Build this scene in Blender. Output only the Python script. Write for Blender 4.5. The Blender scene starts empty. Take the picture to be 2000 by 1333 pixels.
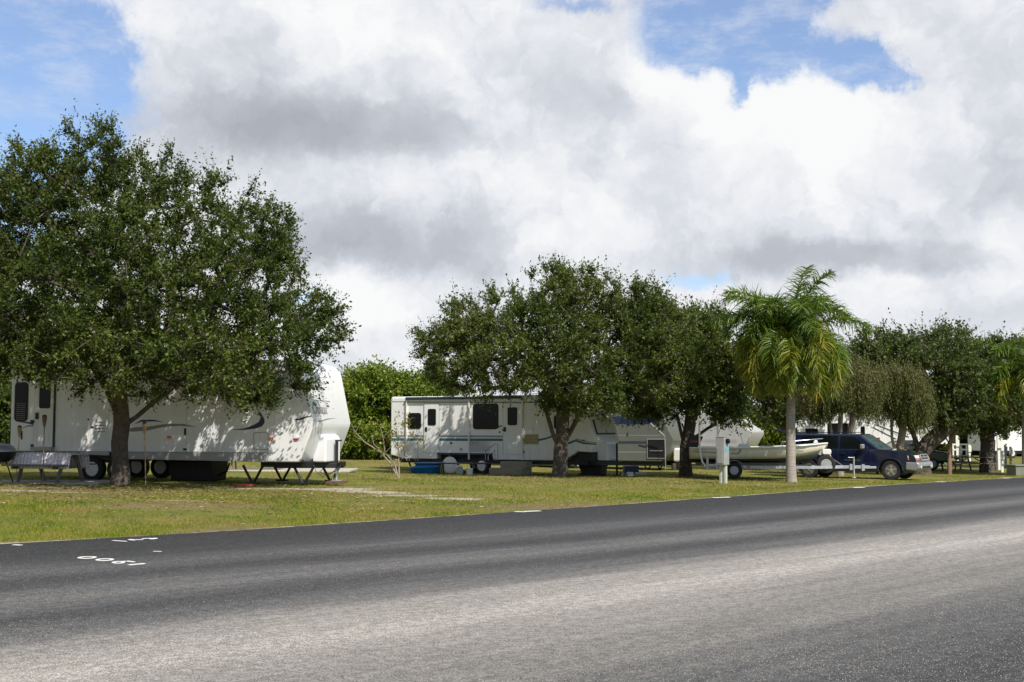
import bpy, bmesh, math, random
import numpy as np
from mathutils import Vector, Matrix
random.seed(7); RNG = np.random.default_rng(11)
R = math.radians
scene = bpy.context.scene
col = scene.collection
# ------------------------------------------------------------------ camera, world, sun
CAM_H = 1.6; F = 2400.0; PITCH = math.atan(168.5 / F)
cam_d = bpy.data.cameras.new('camera'); cam = bpy.data.objects.new('camera', cam_d); col.objects.link(cam)
cam.location = (0, 0, CAM_H); cam.rotation_euler = (math.pi / 2 + PITCH, 0, 0)
cam_d.sensor_width = 36; cam_d.lens = 36 * F / 2000; cam_d.clip_start = .1; cam_d.clip_end = 5000
scene.camera = cam
scene.view_settings.view_transform = 'Standard'; scene.view_settings.look = 'None'
scene.view_settings.exposure = 0.12; scene.view_settings.gamma = 1
SUN = Vector((0.344, -0.567, 0.749)).normalized()
sd = bpy.data.lights.new('sun', 'SUN'); sun = bpy.data.objects.new('sun', sd); col.objects.link(sun)
sd.energy = 5.0; sd.angle = R(.5); sd.color = (1, .945, .86)
sun.rotation_euler = (-SUN).to_track_quat('-Z', 'Y').to_euler()

class NT:
    """tiny helper for node trees"""
    def __init__(s, tree): s.t = tree; s.n = tree.nodes; s.l = tree.links
    def node(s, typ, **kw):
        nd = s.n.new(typ)
        for k, v in kw.items(): setattr(nd, k, v)
        return nd
    def put(s, sock, v):
        if isinstance(v, bpy.types.NodeSocket): s.l.new(v, sock)
        elif v is not None: sock.default_value = v
    def m(s, op, a, b=None, c=None, clamp=False):
        nd = s.node('ShaderNodeMath', operation=op); nd.use_clamp = clamp
        for i, v in enumerate((a, b, c)): s.put(nd.inputs[i], v)
        return nd.outputs[0]
    def v(s, op, a, b=None, scale=None):
        nd = s.node('ShaderNodeVectorMath', operation=op)
        s.put(nd.inputs[0], a)
        if b is not None: s.put(nd.inputs[1], b)
        if scale is not None: s.put(nd.inputs['Scale'], scale)
        return nd.outputs['Value'] if op in ('DOT_PRODUCT', 'LENGTH') else nd.outputs[0]
    def noise(s, vec, scale, detail=4, rough=.55, color=False, dist=0):
        nd = s.node('ShaderNodeTexNoise'); s.put(nd.inputs['Vector'], vec)
        nd.inputs['Scale'].default_value = scale; nd.inputs['Detail'].default_value = detail
        nd.inputs['Roughness'].default_value = rough; nd.inputs['Distortion'].default_value = dist
        return nd.outputs['Color' if color else 'Fac']
    def ramp(s, fac, stops, interp='LINEAR'):
        nd = s.node('ShaderNodeValToRGB'); s.put(nd.inputs[0], fac); cr = nd.color_ramp; cr.interpolation = interp
        while len(cr.elements) < len(stops): cr.elements.new(.5)
        for e, (p, c) in zip(cr.elements, stops):
            e.position = p; e.color = (c, c, c, 1) if isinstance(c, (int, float)) else (*c, 1)
        return nd.outputs[0]
    def mix(s, fac, a, b, blend='MIX'):
        nd = s.node('ShaderNodeMix', data_type='RGBA', blend_type=blend)
        s.put(nd.inputs[0], fac)
        for i, v in ((6, a), (7, b)):
            s.put(nd.inputs[i], (*v, 1) if isinstance(v, tuple) and len(v) == 3 else v)
        return nd.outputs[2]
    def ss(s, x, lo, hi):
        nd = s.node('ShaderNodeMapRange', interpolation_type='SMOOTHSTEP')
        s.put(nd.inputs[0], x); s.put(nd.inputs[1], lo); s.put(nd.inputs[2], hi)
        return nd.outputs[0]

def cdir(px, py):
    d = Vector((px - 1000, F * math.cos(PITCH) - (666.5 - py) * math.sin(PITCH), F * math.sin(PITCH) + (666.5 - py) * math.cos(PITCH)))
    return d.normalized()
def azel(px, py):
    d = cdir(px, py); return math.atan2(d.x, d.y), math.asin(d.z)

world = bpy.data.worlds.new('World'); scene.world = world; world.use_nodes = True
w = NT(world.node_tree)
for n in list(w.n): w.n.remove(n)
sky = w.node('ShaderNodeTexSky', sky_type='NISHITA'); sky.sun_disc = False
sky.sun_elevation = math.asin(SUN.z); sky.sun_rotation = math.atan2(SUN.x, SUN.y)
sky.altitude = 0; sky.air_density = 1.0; sky.dust_density = .25; sky.ozone_density = 2.2
tc = w.node('ShaderNodeTexCoord')
D = w.v('NORMALIZE', tc.outputs['Generated'])
sep = w.node('ShaderNodeSeparateXYZ'); w.l.new(D, sep.inputs[0])
AZ = w.m('ARCTAN2', sep.outputs[0], sep.outputs[1]); EL = w.m('ARCSINE', sep.outputs[2])
P0 = w.node('ShaderNodeCombineXYZ'); w.put(P0.inputs[0], AZ); w.put(P0.inputs[1], EL); P0 = P0.outputs[0]
wn = w.noise(P0, 5.5, 9, .62, color=True)
wv = w.v('SUBTRACT', wn, (.5, .5, .5))
P1 = w.v('MULTIPLY_ADD', wv, (.085, .075, 0)); w.n[-1].inputs[2].default_value = (0, 0, 0); w.l.new(P0, w.n[-1].inputs[2])
wn2 = w.noise(P0, 24, 10, .68, color=True)
P2 = w.v('MULTIPLY_ADD', w.v('SUBTRACT', wn2, (.5, .5, .5)), (.040, .036, 0)); w.l.new(P1, w.n[-1].inputs[2])
def blob(px, py, rx, ry, amp, pw=1.0, P=None):
    a, e = azel(px, py)
    d = w.v('SUBTRACT', P or P2, (a, e, 0))
    d = w.v('MULTIPLY', d, (F / rx, F / ry, 0))
    q = w.v('DOT_PRODUCT', d, d)
    if pw != 1.0: q = w.m('POWER', q, pw)
    return w.m('MULTIPLY', w.m('EXPONENT', w.m('MULTIPLY', q, -1.0)), amp)
def total(lst, start=None):
    o = start
    for x in lst: o = x if o is None else w.m('ADD', o, x)
    return o
# openings of blue between the clouds
holes = total([blob(40, 150, 190, 170, 1.3, 1.5), blob(-160, 330, 260, 200, 1.1), blob(1385, 45, 145, 78, 1.15, 1.2), blob(1470, 105, 95, 55, 1.0, 1.1),
               blob(1680, 115, 95, 50, 1.0, 1.0), blob(1375, 536, 120, 26, .62, 1.0), blob(1420, 190, 22, 40, .5),
               blob(1110, 5, 90, 22, .45), blob(620, 575, 50, 24, .6), blob(1760, 150, 60, 30, .5), blob(1520, -60, 160, 60, .8),
               blob(2400, 300, 260, 200, .9), blob(-500, -100, 400, 300, 1.0), blob(1900, -500, 700, 300, 1.1), blob(200, -600, 800, 330, 1.1)])
back = w.ss(w.m('ABSOLUTE', AZ), .62, 1.2)                       # broken cloud elsewhere round the sky
hi = w.ss(EL, .42, .75)
back = w.m('MAXIMUM', back, hi)
bn = w.ss(w.noise(D, 1.7, 7, .55), .47, .60)
fine = w.m('MULTIPLY', w.m('SUBTRACT', w.noise(P0, 12, 11, .72), .5), 1.05)
cov_front = w.ss(w.m('SUBTRACT', w.m('ADD', 1.0, fine), holes), .26, .76)
cov_back = w.m('SUBTRACT', 1.0, bn)
cov = w.m('ADD', w.m('MULTIPLY', cov_front, w.m('SUBTRACT', 1.0, back)), w.m('MULTIPLY', cov_back, back))
thin = w.m('MULTIPLY', w.ss(w.noise(w.v('MULTIPLY', P0, (1, 2.6, 1)), 15, 10, .68), .42, .74), .42)   # wisps in the blue
cov = w.m('MAXIMUM', cov, w.m('MULTIPLY', thin, w.m('SUBTRACT', 1.0, back)))
# shaded undersides (-) and sunlit tops (+)
lum = total([
    blob(480, 120, 130, 70, -.20), blob(560, 258, 340, 56, -.46, 1.2), blob(350, 290, 260, 70, -.24, 1.1), blob(540, 200, 360, 120, -.12), blob(760, 235, 120, 70, -.13),
    blob(700, 60, 260, 90, .20), blob(330, 50, 130, 60, .12),
    blob(770, 468, 215, 62, -.46, 1.5), blob(650, 505, 180, 34, -.24, 1.4), blob(930, 510, 120, 28, -.15),
    blob(760, 345, 190, 34, .10), blob(1040, 330, 150, 70, .04), blob(1100, 170, 130, 80, -.19), blob(1230, 190, 80, 42, -.14),
    blob(1290, 125, 95, 75, .36, 1.4), blob(1390, 195, 60, 60, .24, 1.3), blob(1350, 275, 75, 45, -.16), blob(1190, 320, 60, 60, -.12),
    blob(1530, 190, 150, 80, .30, 1.3), blob(1600, 290, 240, 90, .22), blob(1160, 400, 90, 40, .10),
    blob(1650, 512, 310, 32, -.42, 1.5), blob(1500, 478, 300, 36, -.12), blob(1830, 330, 130, 110, -.14), blob(1950, 330, 90, 160, -.20),
    blob(1960, 480, 50, 60, .24), blob(1700, 585, 190, 40, .15), blob(1900, 600, 160, 50, -.10), blob(1850, 130, 110, 90, -.08),
    blob(730, 600, 70, 50, .22), blob(700, 690, 140, 40, -.10), blob(1060, 480, 90, 25, .16), blob(1280, 60, 60, 40, .10)], None)
lum = w.m('ADD', lum, w.m('MULTIPLY', w.m('SUBTRACT', w.noise(P1, 9, 11, .66), .5), .38))
lum = w.m('ADD', lum, .81)
bil = w.m('ABSOLUTE', w.m('SUBTRACT', w.noise(P2, 15, 5, .55), .5))
lum = w.m('ADD', lum, w.m('MULTIPLY', w.m('SUBTRACT', bil, .07), .9))
puff = w.ss(w.noise(P2, 7, 7, .58), .465, .535)
lum = w.m('ADD', lum, w.m('MULTIPLY', w.m('SUBTRACT', puff, .5), .11))
puff2 = w.ss(w.noise(P2, 19, 6, .6), .45, .55)
lum = w.m('ADD', lum, w.m('MULTIPLY', w.m('SUBTRACT', puff2, .5), .07))
cloudc = w.ramp(lum, [(0.0, (.38, .405, .455)), (.35, (.49, .515, .57)), (.58, (.61, .635, .69)), (.80, (.765, .78, .815)), (1.0, (.875, .88, .885))])
backc = w.ramp(w.noise(D, 3.1, 6, .55), [(.35, (.40, .42, .46)), (.7, (.75, .76, .78))])
cloudc = w.mix(back, cloudc, w.v('SCALE', backc, scale=.62))
skyc = w.v('SCALE', sky.outputs[0], scale=.105)
skyc = w.mix(1.0, skyc, (1.0, 1.18, 1.42), 'MULTIPLY')
skyc = w.mix(.20, skyc, (.62, .66, .72))
outc = w.mix(cov, skyc, cloudc)
bg = w.node('ShaderNodeBackground'); w.l.new(outc, bg.inputs[0]); bg.inputs[1].default_value = 1.0
wo = w.node('ShaderNodeOutputWorld'); w.l.new(bg.outputs[0], wo.inputs[0])
world.cycles.sampling_method = 'MANUAL'; world.cycles.sample_map_resolution = 1024

# ------------------------------------------------------------------ tagging and linking
def tag(o, label=None, cat=None, group=None, kind=None):
    if label: o['label'] = label
    if cat: o['category'] = cat
    if group: o['group'] = group
    if kind: o['kind'] = kind
    return o
def empty(name, loc, yaw, label, cat, group=None):
    o = bpy.data.objects.new(name, None); col.objects.link(o)
    o.location = loc; o.rotation_euler = (0, 0, yaw); o.empty_display_size = .2
    return tag(o, label, cat, group)
def link(name, me, mat, parent=None):
    o = bpy.data.objects.new(name, me); col.objects.link(o)
    if mat and not me.materials: me.materials.append(mat)
    if parent: o.parent = parent
    return o
def copy_tree(o, parent=None):
    c = o.copy(); col.objects.link(c); c.parent = parent
    for ch in [x for x in bpy.data.objects if x.parent == o]: copy_tree(ch, c)
    return c
def big_mesh(name, V, Fq, mat, parent=None, smooth=False, nper=4):
    """fast mesh out of numpy arrays; every face has nper corners"""
    me = bpy.data.meshes.new(name); V = np.asarray(V, np.float32); Fq = np.asarray(Fq, np.int32)
    me.vertices.add(len(V)); me.vertices.foreach_set('co', V.ravel())
    me.loops.add(Fq.size); me.loops.foreach_set('vertex_index', Fq.ravel())
    me.polygons.add(len(Fq)); me.polygons.foreach_set('loop_start', np.arange(0, Fq.size, nper, dtype=np.int32))
    me.update(calc_edges=True)
    if smooth: me.polygons.foreach_set('use_smooth', np.ones(len(Fq), bool))
    return link(name, me, mat, parent)

class MB:
    """collects simple shapes and links them as one mesh object"""
    def __init__(s): s.b = bmesh.new()
    def box(s, x0, x1, y0, y1, z0, z1, M=None):
        vs = [s.b.verts.new((x, y, z)) for x in (x0, x1) for y in (y0, y1) for z in (z0, z1)]
        for f in ((0, 1, 3, 2), (4, 6, 7, 5), (0, 4, 5, 1), (2, 3, 7, 6), (0, 2, 6, 4), (1, 5, 7, 3)): s.b.faces.new([vs[i] for i in f])
        if M: bmesh.ops.transform(s.b, matrix=M, verts=vs)
        return s
    def hexa(s, bot, top):
        vs = [s.b.verts.new(p) for p in list(bot) + list(top)]; n = len(bot)
        s.b.faces.new(vs[:n][::-1]); s.b.faces.new(vs[n:])
        for i in range(n): s.b.faces.new((vs[i], vs[(i + 1) % n], vs[n + (i + 1) % n], vs[n + i]))
        return s
    def prism(s, pts, y0, y1, axis='y'):
        """outline in (x, z) pushed from y0 to y1"""
        g = (lambda a, b, c: (a, c, b)) if axis == 'y' else ((lambda a, b, c: (a, b, c)) if axis == 'z' else (lambda a, b, c: (c, a, b)))
        A = [s.b.verts.new(g(p[0], p[1], y0)) for p in pts]; B = [s.b.verts.new(g(p[0], p[1], y1)) for p in pts]
        n = len(pts); s.b.faces.new(A); s.b.faces.new(B[::-1])
        for i in range(n): s.b.faces.new((A[i], B[i], B[(i + 1) % n], A[(i + 1) % n]))
        return s
    def tube(s, path, r, n=8, caps=True):
        P = [Vector(p) for p in path]; rr = r if isinstance(r, (list, tuple)) else [r] * len(P)
        rings = []
        t0 = (P[1] - P[0]).normalized(); up = Vector((0, 0, 1)) if abs(t0.z) < .9 else Vector((1, 0, 0))
        a = t0.cross(up).normalized()
        for i, p in enumerate(P):
            t = (P[min(i + 1, len(P) - 1)] - P[max(i - 1, 0)]).normalized()
            a = (a - t * a.dot(t)).normalized(); b = t.cross(a)
            rings.append([s.b.verts.new(p + (a * math.cos(2 * math.pi * k / n) + b * math.sin(2 * math.pi * k / n)) * rr[i]) for k in range(n)])
        for i in range(len(rings) - 1):
            for k in range(n): s.b.faces.new((rings[i][k], rings[i][(k + 1) % n], rings[i + 1][(k + 1) % n], rings[i + 1][k]))
        if caps: s.b.faces.new(rings[0][::-1]); s.b.faces.new(rings[-1])
        return s
    def lathe(s, prof, n=24, M=None):
        """profile of (radius, height) turned round local z"""
        rings = []
        for r, h in prof:
            rings.append([s.b.verts.new((r * math.cos(2 * math.pi * k / n), r * math.sin(2 * math.pi * k / n), h)) for k in range(n)])
        for i in range(len(rings) - 1):
            for k in range(n): s.b.faces.new((rings[i][k], rings[i][(k + 1) % n], rings[i + 1][(k + 1) % n], rings[i + 1][k]))
        s.b.faces.new(rings[0][::-1]); s.b.faces.new(rings[-1])
        if M: bmesh.ops.transform(s.b, matrix=M, verts=[v for r_ in rings for v in r_])
        return s
    def rrect(s, x0, x1, z0, z1, r, y0, y1):
        pts = []
        for cx, cz, a0 in ((x1 - r, z1 - r, 0), (x0 + r, z1 - r, 90), (x0 + r, z0 + r, 180), (x1 - r, z0 + r, 270)):
            for k in range(5): a = R(a0 + 22.5 * k); pts.append((cx + r * math.cos(a), cz + r * math.sin(a)))
        return s.prism(pts, y0, y1)
    def grid(s, rows):
        V = [[s.b.verts.new(p) for p in row] for row in rows]
        for i in range(len(V) - 1):
            for j in range(len(V[0]) - 1): s.b.faces.new((V[i][j], V[i][j + 1], V[i + 1][j + 1], V[i + 1][j]))
        return V
    def build(s, name, mat, parent=None, smooth=False, bevel=0, seg=2, solid=0, subsurf=0, recalc=True):
        if recalc: bmesh.ops.recalc_face_normals(s.b, faces=s.b.faces)
        me = bpy.data.meshes.new(name); s.b.to_mesh(me); s.b.free()
        if smooth or bevel:
            me.polygons.foreach_set('use_smooth', [True] * len(me.polygons))
            if not bevel: me.set_sharp_from_angle(angle=R(42))
        o = link(name, me, mat, parent)
        if solid: m = o.modifiers.new('solid', 'SOLIDIFY'); m.thickness = solid
        if subsurf: m = o.modifiers.new('sub', 'SUBSURF'); m.levels = m.render_levels = subsurf
        if bevel:
            m = o.modifiers.new('bevel', 'BEVEL'); m.width = bevel; m.segments = seg; m.limit_method = 'ANGLE'; m.angle_limit = R(35)
            m.harden_normals = True
        return o

# ------------------------------------------------------------------ materials
def mat(name, c, rough=.6, metal=0, var=.12, vs=3.0, bump=0, bs=40, spec=.5, dirt=None, coat=0, trans=0):
    m = bpy.data.materials.new(name); m.use_nodes = True; t = NT(m.node_tree); p = t.n['Principled BSDF']
    co = t.node('ShaderNodeTexCoord').outputs['Object']
    n = t.noise(co, vs, 6, .6)
    lo = tuple(x * (1 - var) for x in c); hi_ = tuple(min(1, x * (1 + var)) for x in c)
    cc = t.ramp(n, [(.3, lo), (.7, hi_)])
    if dirt:                                                     # streaky grime running down
        n2 = t.noise(t.v('MULTIPLY', co, (7, 7, .6)), 1.3, 6, .65)
        cc = t.mix(t.m('MULTIPLY', t.ss(n2, .48, .75), dirt[1]), cc, dirt[0])
    t.l.new(cc, p.inputs['Base Color'])
    t.put(p.inputs['Roughness'], t.m('ADD', rough - .06, t.m('MULTIPLY', n, .12)))
    p.inputs['Metallic'].default_value = metal; p.inputs['Specular IOR Level'].default_value = spec
    if coat: p.inputs['Coat Weight'].default_value = coat; p.inputs['Coat Roughness'].default_value = .05
    if bump:
        b = t.node('ShaderNodeBump'); b.inputs['Strength'].default_value = bump; b.inputs['Distance'].default_value = .02
        t.l.new(t.noise(co, bs, 5, .6), b.inputs['Height']); t.l.new(b.outputs[0], p.inputs['Normal'])
    return m
def leaf_mat(name, cols, rough=.42, spec=.5, trans=.25, vs=.5, kn=.35):
    m = bpy.data.materials.new(name); m.use_nodes = True; t = NT(m.node_tree); p = t.n['Principled BSDF']
    rnd = t.node('ShaderNodeNewGeometry').outputs['Random Per Island']
    co = t.node('ShaderNodeTexCoord').outputs['Object']
    f = t.m('ADD', t.m('MULTIPLY', rnd, 1 - kn), t.m('MULTIPLY', t.ss(t.noise(co, vs, 5, .6), .3, .7), kn))
    cc = t.ramp(f, [((i + .5) / len(cols), c) for i, c in enumerate(cols)])
    t.l.new(cc, p.inputs['Base Color']); p.inputs['Roughness'].default_value = rough
    p.inputs['Specular IOR Level'].default_value = spec
    tr = t.node('ShaderNodeBsdfTranslucent'); t.l.new(t.mix(1.0, cc, (1.25, 1.4, .6), 'MULTIPLY'), tr.inputs[0])
    mx = t.node('ShaderNodeMixShader'); mx.inputs[0].default_value = trans
    t.l.new(p.outputs[0], mx.inputs[1]); t.l.new(tr.outputs[0], mx.inputs[2])
    t.l.new(mx.outputs[0], t.n['Material Output'].inputs[0])
    return m
M = {}
M['white'] = mat('white_siding', (.84, .845, .845), .32, var=.04, vs=1.2, dirt=((.42, .41, .37), .32))
M['white2'] = mat('white_fibreglass', (.86, .865, .87), .22, var=.03, vs=1.0, coat=.4, dirt=((.5, .49, .45), .22))
M['cream'] = mat('cream_siding', (.72, .70, .64), .38, var=.05, vs=1.2, dirt=((.45, .43, .37), .3))
M['shadedark'] = mat('shade_darkened_siding', (.13, .14, .12), .45, var=.05)  # light siding under the trees, their shade put into the colour
M['hulldark'] = mat('dark_hull_bottom', (.03, .035, .03), .6)  # even near-black for the hull below the chine
M['boxgreen'] = mat('grey_green_box', (.20, .21, .165), .7, bump=.2)
M['shadegrey'] = mat('shade_greyed_siding', (.50, .51, .50), .35, var=.05, dirt=((.3, .3, .28), .3))  # white siding greyed, tree shade carried in the base colour
M['darkrim'] = mat('dark_rim', (.16, .16, .16), .5, .3)
M['skirt'] = mat('grey_skirt', (.42, .41, .40), .45, var=.08)
M['black'] = mat('black_paint', (.012, .012, .013), .5, var=.2, bump=.2)
M['rubber'] = mat('tyre_rubber', (.028, .027, .026), .85, var=.25, vs=8, bump=.3, spec=.3)
M['glass'] = mat('dark_window_glass', (.006, .008, .008), .08, var=.1, spec=.22)
M['trim'] = mat('aluminium_trim', (.55, .56, .57), .35, .6, var=.1)
M['galv'] = mat('galvanised_steel', (.50, .52, .54), .48, .55, var=.2, vs=14)
M['chrome'] = mat('bright_alloy', (.75, .75, .74), .2, .9, var=.08)
M['rim'] = mat('white_rim', (.68, .69, .70), .35, .1, var=.08)
M['navy'] = mat('navy_decal', (.022, .030, .085), .35, var=.1)
M['taupe'] = mat('taupe_decal', (.27, .25, .24), .45, var=.1)
M['teal'] = mat('teal_decal', (.02, .16, .17), .4, var=.1)
M['mauve'] = mat('grey_mauve_decal', (.30, .29, .33), .45, var=.08)
M['orange'] = mat('amber_lens', (.85, .19, .02), .25, var=.1)
M['red'] = mat('red_plastic', (.42, .03, .03), .4)
M['bluepaint'] = mat('navy_car_paint', (.005, .011, .042), .2, var=.08, coat=1)
M['silver'] = mat('silver_bumper', (.36, .37, .39), .38, .4, var=.06)
M['boat'] = mat('cream_gelcoat', (.64, .61, .47), .28, var=.06, vs=1.5, dirt=((.35, .32, .22), .35), coat=.3)
M['boatwhite'] = mat('white_gelcoat', (.82, .81, .76), .3, var=.04)
M['wood'] = mat('weathered_wood', (.17, .15, .13), .8, var=.3, vs=12, bump=.4)
M['brownwood'] = mat('brown_wood', (.16, .085, .055), .75, var=.3, vs=12, bump=.3)
M['bamboo'] = mat('bamboo', (.45, .30, .13), .6, var=.25, vs=10)
M['tan'] = mat('tan_plastic', (.42, .36, .16), .6, var=.12)
M['khaki'] = mat('khaki_step', (.30, .27, .19), .75, var=.12, bump=.2)
M['conc'] = mat('concrete', (.46, .43, .38), .85, var=.15, vs=5, bump=.3)
M['grey'] = mat('grey_enamel', (.36, .37, .36), .5, .2, var=.1, vs=6)
M['postgreen'] = mat('pale_green_post', (.50, .53, .46), .55, var=.1, vs=6)
M['bluepl'] = mat('blue_plastic', (.012, .14, .33), .35, var=.12)
M['sky'] = mat('light_blue_sticker', (.12, .42, .62), .4, var=.05)
M['yellow'] = mat('yellow_plastic', (.60, .52, .06), .5)
M['headl'] = mat('headlight_lens', (.72, .74, .76), .12, .2, var=.1)
M['tarp'] = mat('grey_tarp', (.42, .40, .37), .7, var=.3, vs=5, bump=.8, bs=7)
M['awn'] = mat('dark_teal_awning', (.03, .05, .06), .6)
M['greendark'] = mat('dark_green_paint', (.012, .04, .03), .3, coat=.6)
M['brown'] = mat('brown_clay', (.30, .13, .07), .8)
M['bark'] = mat('oak_bark', (.095, .076, .060), .92, var=.42, vs=7, bump=1.0, bs=16)
M['palebark'] = mat('pale_bark', (.30, .25, .20), .85, var=.25, vs=9, bump=.4)
M['redbark'] = mat('reddish_bark', (.24, .15, .10), .85, var=.3, vs=9, bump=.5)
# ringed grey palm trunk
m = mat('palm_trunk', (.34, .30, .265), .85, var=.18, vs=5, bump=.3); t = NT(m.node_tree); p = t.n['Principled BSDF']
src = p.inputs['Base Color'].links[0].from_socket
oc = t.node('ShaderNodeTexCoord').outputs['Object']; sx = t.node('ShaderNodeSeparateXYZ'); t.l.new(oc, sx.inputs[0])
ring = t.m('FRACT', t.m('ADD', t.m('MULTIPLY', sx.outputs[2], 8.5), t.m('MULTIPLY', t.noise(oc, 2.2), 1.1)))
t.l.new(t.mix(t.m('MULTIPLY', t.ss(ring, .80, .98), .55), src, (.16, .135, .115)), p.inputs['Base Color']); M['palmtrunk'] = m
# patterned tablecloth
m = mat('printed_tablecloth', (.84, .82, .86), .6, var=.05); t = NT(m.node_tree); p = t.n['Principled BSDF']
oc = t.node('ShaderNodeTexCoord').outputs['Object']; src = p.inputs['Base Color'].links[0].from_socket
wv_ = t.node('ShaderNodeTexWave'); wv_.wave_type = 'BANDS'; t.l.new(oc, wv_.inputs[0]); wv_.inputs['Scale'].default_value = 3.2; wv_.inputs['Distortion'].default_value = 2.5; wv_.inputs['Detail Scale'].default_value = 5
c1 = t.mix(t.m('MULTIPLY', t.ss(wv_.outputs['Fac'], .78, .95), .55), src, (.36, .20, .24))
vo = t.node('ShaderNodeTexVoronoi'); t.l.new(oc, vo.inputs[0]); vo.inputs['Scale'].default_value = 11
t.l.new(t.mix(t.m('MULTIPLY', t.m('SUBTRACT', 1.0, t.ss(vo.outputs['Distance'], .12, .3)), .6), c1, (.45, .13, .12)), p.inputs['Base Color']); M['cloth'] = m
L_OAK = leaf_mat('oak_leaves', [(.024, .044, .007), (.042, .070, .010), (.062, .096, .014), (.095, .130, .020), (.17, .18, .045)], .42, .30, .27)
L_OAK2 = leaf_mat('oak_leaves_lighter', [(.034, .055, .010), (.058, .088, .014), (.084, .118, .020), (.12, .155, .030), (.20, .20, .06)], .42, .32, .30)
L_FAR = leaf_mat('oak_leaves_far', [(.044, .072, .016), (.070, .102, .023), (.098, .132, .032), (.14, .165, .045)], .5, .3, .3)
L_HEDGE = leaf_mat('sunny_hedge_leaves', [(.06, .105, .008), (.115, .18, .014), (.18, .24, .022), (.27, .29, .04)], .5, .4, .28, vs=.9)
L_WEEP = leaf_mat('weeping_leaves', [(.045, .065, .014), (.09, .11, .026), (.14, .14, .045), (.22, .17, .09)], .55, .3, .25)
L_PALM = leaf_mat('palm_leaflets', [(.055, .105, .012), (.11, .18, .020), (.18, .25, .035)], .38, .5, .3)
L_PALMY = leaf_mat('yellowing_palm_leaflets', [(.09, .145, .012), (.16, .21, .018), (.25, .27, .025), (.36, .27, .03)], .42, .5, .3, vs=1.4)
L_DEAD = leaf_mat('dry_palm_leaflets', [(.05, .045, .03), (.10, .08, .05), (.16, .12, .07)], .7, .2, .2)
L_SPARSE = leaf_mat('sparse_shrub_leaves', [(.10, .13, .03), (.20, .20, .05), (.32, .22, .06)], .5, .3, .3)
L_GRASS = leaf_mat('grass_blades', [(.09, .16, .018), (.16, .22, .026), (.25, .27, .038), (.32, .27, .07), (.34, .24, .13)], .75, .12, .35, vs=.55, kn=.62)

# ------------------------------------------------------------------ ground height and placing
EDGE = [(-30, -2), (-16, 9.0), (-11, 13.9), (-7.1, 17.1), (-5.3, 18.35), (0, 23.5), (4.9, 28.5), (9.4, 33.4), (16.5, 39.8), (24, 45.5), (34, 52), (48, 59), (80, 70), (140, 84)]
EX = np.array([e[0] for e in EDGE]); EY = np.array([e[1] for e in EDGE])
def edge_t(x, y):
    """signed distance (approx) into the road from its far edge"""
    return (np.interp(x, EX, EY) - y) * .70
def gz(x, y):
    tt = -edge_t(x, y); rampv = np.clip(tt / 5.0, 0, 1); rampv = rampv * rampv * (3 - 2 * rampv)
    z = -.08 - .017 * np.clip(x, -18, 22) - .006 * (np.clip(y, 20, 60) - 40)
    z = z - .11 * np.exp(-(((x + .7) / 7) ** 2 + ((y - 50) / 6) ** 2))
    return z * rampv - .012
def ray(px, py): return cdir(px, py)
def at(px, py, Y):
    d = ray(px, py); return Vector((d.x / d.y * Y, Y, CAM_H + d.z / d.y * Y))
def gx(px, Y, py=900):
    """ground point under picture column px at depth Y"""
    p = at(px, py, Y); return Vector((p.x, Y, float(gz(p.x, Y))))
class Frame:
    """local frame of a long thing: u runs along its near side, v away from the road, z up"""
    def __init__(s, x, y, yaw, z=None):
        s.o = Vector((x, y, float(gz(x, y)) if z is None else z)); s.yaw = R(yaw)
        s.d = Vector((math.cos(s.yaw), -math.sin(s.yaw), 0)); s.n = Vector((math.sin(s.yaw), math.cos(s.yaw), 0))
    def side(s, px, py, v=0.0):
        r = ray(px, py); O = s.o + s.n * v
        k = (s.n.x * O.x + s.n.y * O.y) / (s.n.x * r.x + s.n.y * r.y)
        p = r * k + Vector((0, 0, CAM_H)); return ((p - O).dot(s.d), p.z - s.o.z)
    def front(s, px, py, u):
        r = ray(px, py); O = s.o + s.d * u
        k = (s.d.x * O.x + s.d.y * O.y) / (s.d.x * r.x + s.d.y * r.y)
        p = r * k + Vector((0, 0, CAM_H)); return ((p - O).dot(s.n), p.z - s.o.z)
    def world(s, u, v, z=0): return s.o + s.d * u + s.n * v + Vector((0, 0, z))
def text_mesh(body, size, depth=.001, font_shear=0):
    cu = bpy.data.curves.new('lettering', 'FONT'); cu.body = body; cu.size = size; cu.extrude = depth; cu.shear = font_shear
    o = bpy.data.objects.new('lettering', cu); col.objects.link(o)
    dg = bpy.context.evaluated_depsgraph_get(); me = bpy.data.meshes.new_from_object(o.evaluated_get(dg))
    bpy.data.objects.remove(o); me.materials.clear(); return me
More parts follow.
